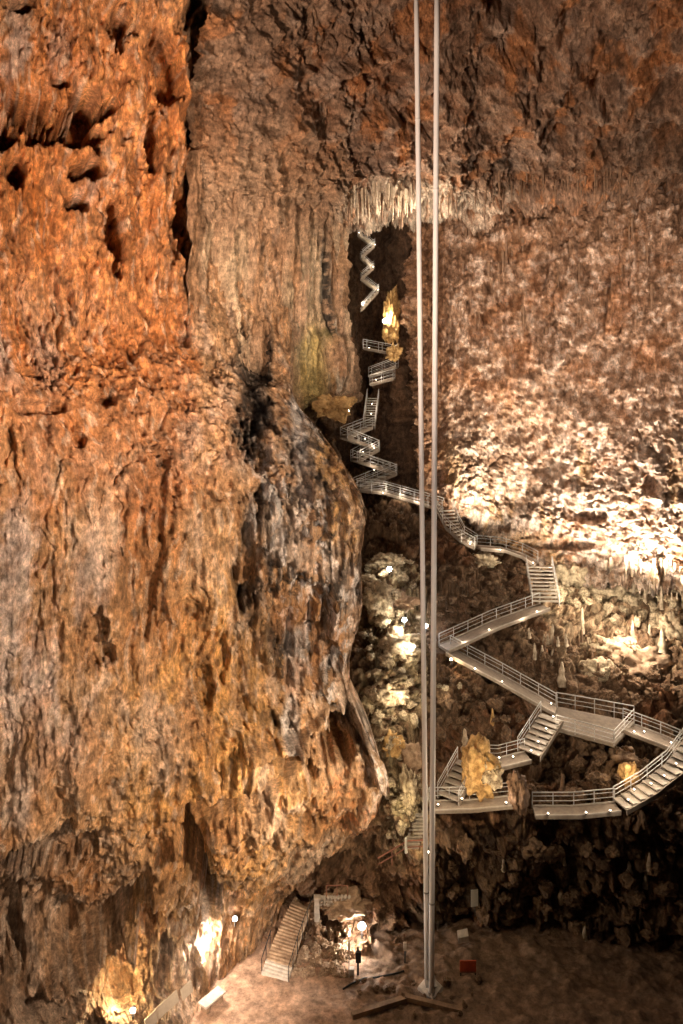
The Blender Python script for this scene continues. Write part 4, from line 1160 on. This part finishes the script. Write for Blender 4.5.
# timber steps and rusty rail by the calcite
a, b = W(411, 847, 52.8), W(421, 815, 53.6)
ts = thing('timber_steps', 'steep yellowish timber steps just left of the tubes', 'stairs', a)
for i in range(10):
    c = a + (b - a) * i / 9; MB().box(c, (.55, .0, 0), (0, .16, 0), (0, 0, .05)).build('tread', M_STONE, ts)
for s_ in (-1, 1): MB().bar(a + (.55 * s_, 0, -.15), b + (.55 * s_, 0, .0), .08, .2).build('stringer', M_WOOD, ts)
rl = [W(378, 858, 52.6), W(392, 850, 52.5), W(407, 841, 52.4), W(424, 840, 52.3)]
rp = thing('rusty_railing', 'rusty railing rising towards the foot of the timber steps', 'railing', rl[0])
for q in rl[1:]: MB().tube([q - (0, 0, 1.1), q], .035, 6).build('post', M_RUST, rp)
MB().tube(rl, .05, 6).build('handrail', M_RUST, rp); MB().tube([q - np.array([0, 0, .45]) for q in rl], .035, 6).build('mid_rail', M_RUST, rp)
q = W(406, 853, 52.1)
tag(MB().tube([q, q + (0, 0, 1.05)], .09, 8).build('white_post', M_WHITE, None, off=q), 'short white post beside the rusty railing under the calcite', 'post')
#@@P1

WARM = (1, .80, .58)
spot((20, 17, -7), W(130, 620, 40), 105000, 62, (1, .80, .60), .7, 1.8)
spot((16, 10, -3), W(90, 230, 42), 110000, 50, (1, .78, .57), .8, 2.)
spot((-3, 8, -26), W(230, 740, 46), 18000, 60, WARM, .8, 2.)
spot((9, 30, -20), W(300, 790, 47), 26000, 46, (1, .82, .58), .8, .6)
spot((-14, 14, -6), W(400, 110, 56), 105000, 64, (1, .78, .6), .9, 2.5)
spot((10, 16, 4), W(285, 310, 57), 42000, 24, (1, .8, .6), .9, 1.5)
spot((20, 34, 6), W(570, 320, 72), 62000, 50, (1, .78, .6), .8, 2.)
spot((-8, 16, -16), W(235, 990, 50), 85000, 17, (1, .84, .68), .8, 1.)
spot((16, 20, -4), W(590, 610, 66), 7000, 26, (1, .8, .6), .8, 1.5)  # added fill light for the terrace, without a fixture
spot((-6, 12, 0), W(428, 420, 49), 15000, 60, (1, .85, .74), .9, 2.)  # unseen light added from the front to brighten the tubes
point(W(632, 636, 64) + (0, -1, 1.8), 2600, (1, .85, .66), .3)
point(W(575, 590, 67) + (0, -1.5, 1.0), 1300, (1, .88, .66), .3)
point(W(610, 668, 60) + (0, -1, 1.2), 300, (1, .85, .66), .3)
point(W(476, 775, 51) + (.8, -1.2, -.3), 480, (1, .78, .5), .2)
point(W(628, 770, 53), 120, (1, .78, .5), .2)
point(W(452, 692, 57.5), 90, (1, .85, .6), .2)
point(W(404, 700, 55), 320, (1, .84, .6), .3)
point(W(404, 812, 51.6), 160, (1, .82, .5), .2)
point(W(340, 840, 52) + (0, 0, -1), 200, (1, .8, .55), .3)
# floods standing on the terrace, washing the back wall
spot(W(492, 532, 66.8), W(480, 455, 74), 15000, 95, (1, .86, .66), .8, .3)
for x in (572, 610, 650, 690):
    spot(W(x, 590, 67.2), W(x, 450, 73), 11500, 110, (1, .87, .73), .9, .3)
point(W(425, 232, 60.5), 2600, (1, .86, .68), .5)

wd = bpy.data.worlds.new('cave_dark'); SC.world = wd; wd.use_nodes = True
wd.node_tree.nodes['Background'].inputs['Color'].default_value = (1, .75, .55, 1)
wd.node_tree.nodes['Background'].inputs['Strength'].default_value = .012

# ------------------------------------------------------------------ camera
cam = bpy.data.cameras.new('camera'); co = bpy.data.objects.new('camera', cam); COL.objects.link(co)
co.rotation_euler = (math.radians(90), 0, 0)
cam.sensor_fit = 'VERTICAL'; cam.sensor_height = 36; cam.lens = F / 1024 * 36
cam.shift_y = -(512 - HY) / 1024; cam.clip_end = 500
SC.camera = co
SC.view_settings.view_transform = 'Standard'; SC.view_settings.look = 'None'; SC.view_settings.gamma = 1; SC.view_settings.use_curve_mapping = False
SC.view_settings.exposure = 0
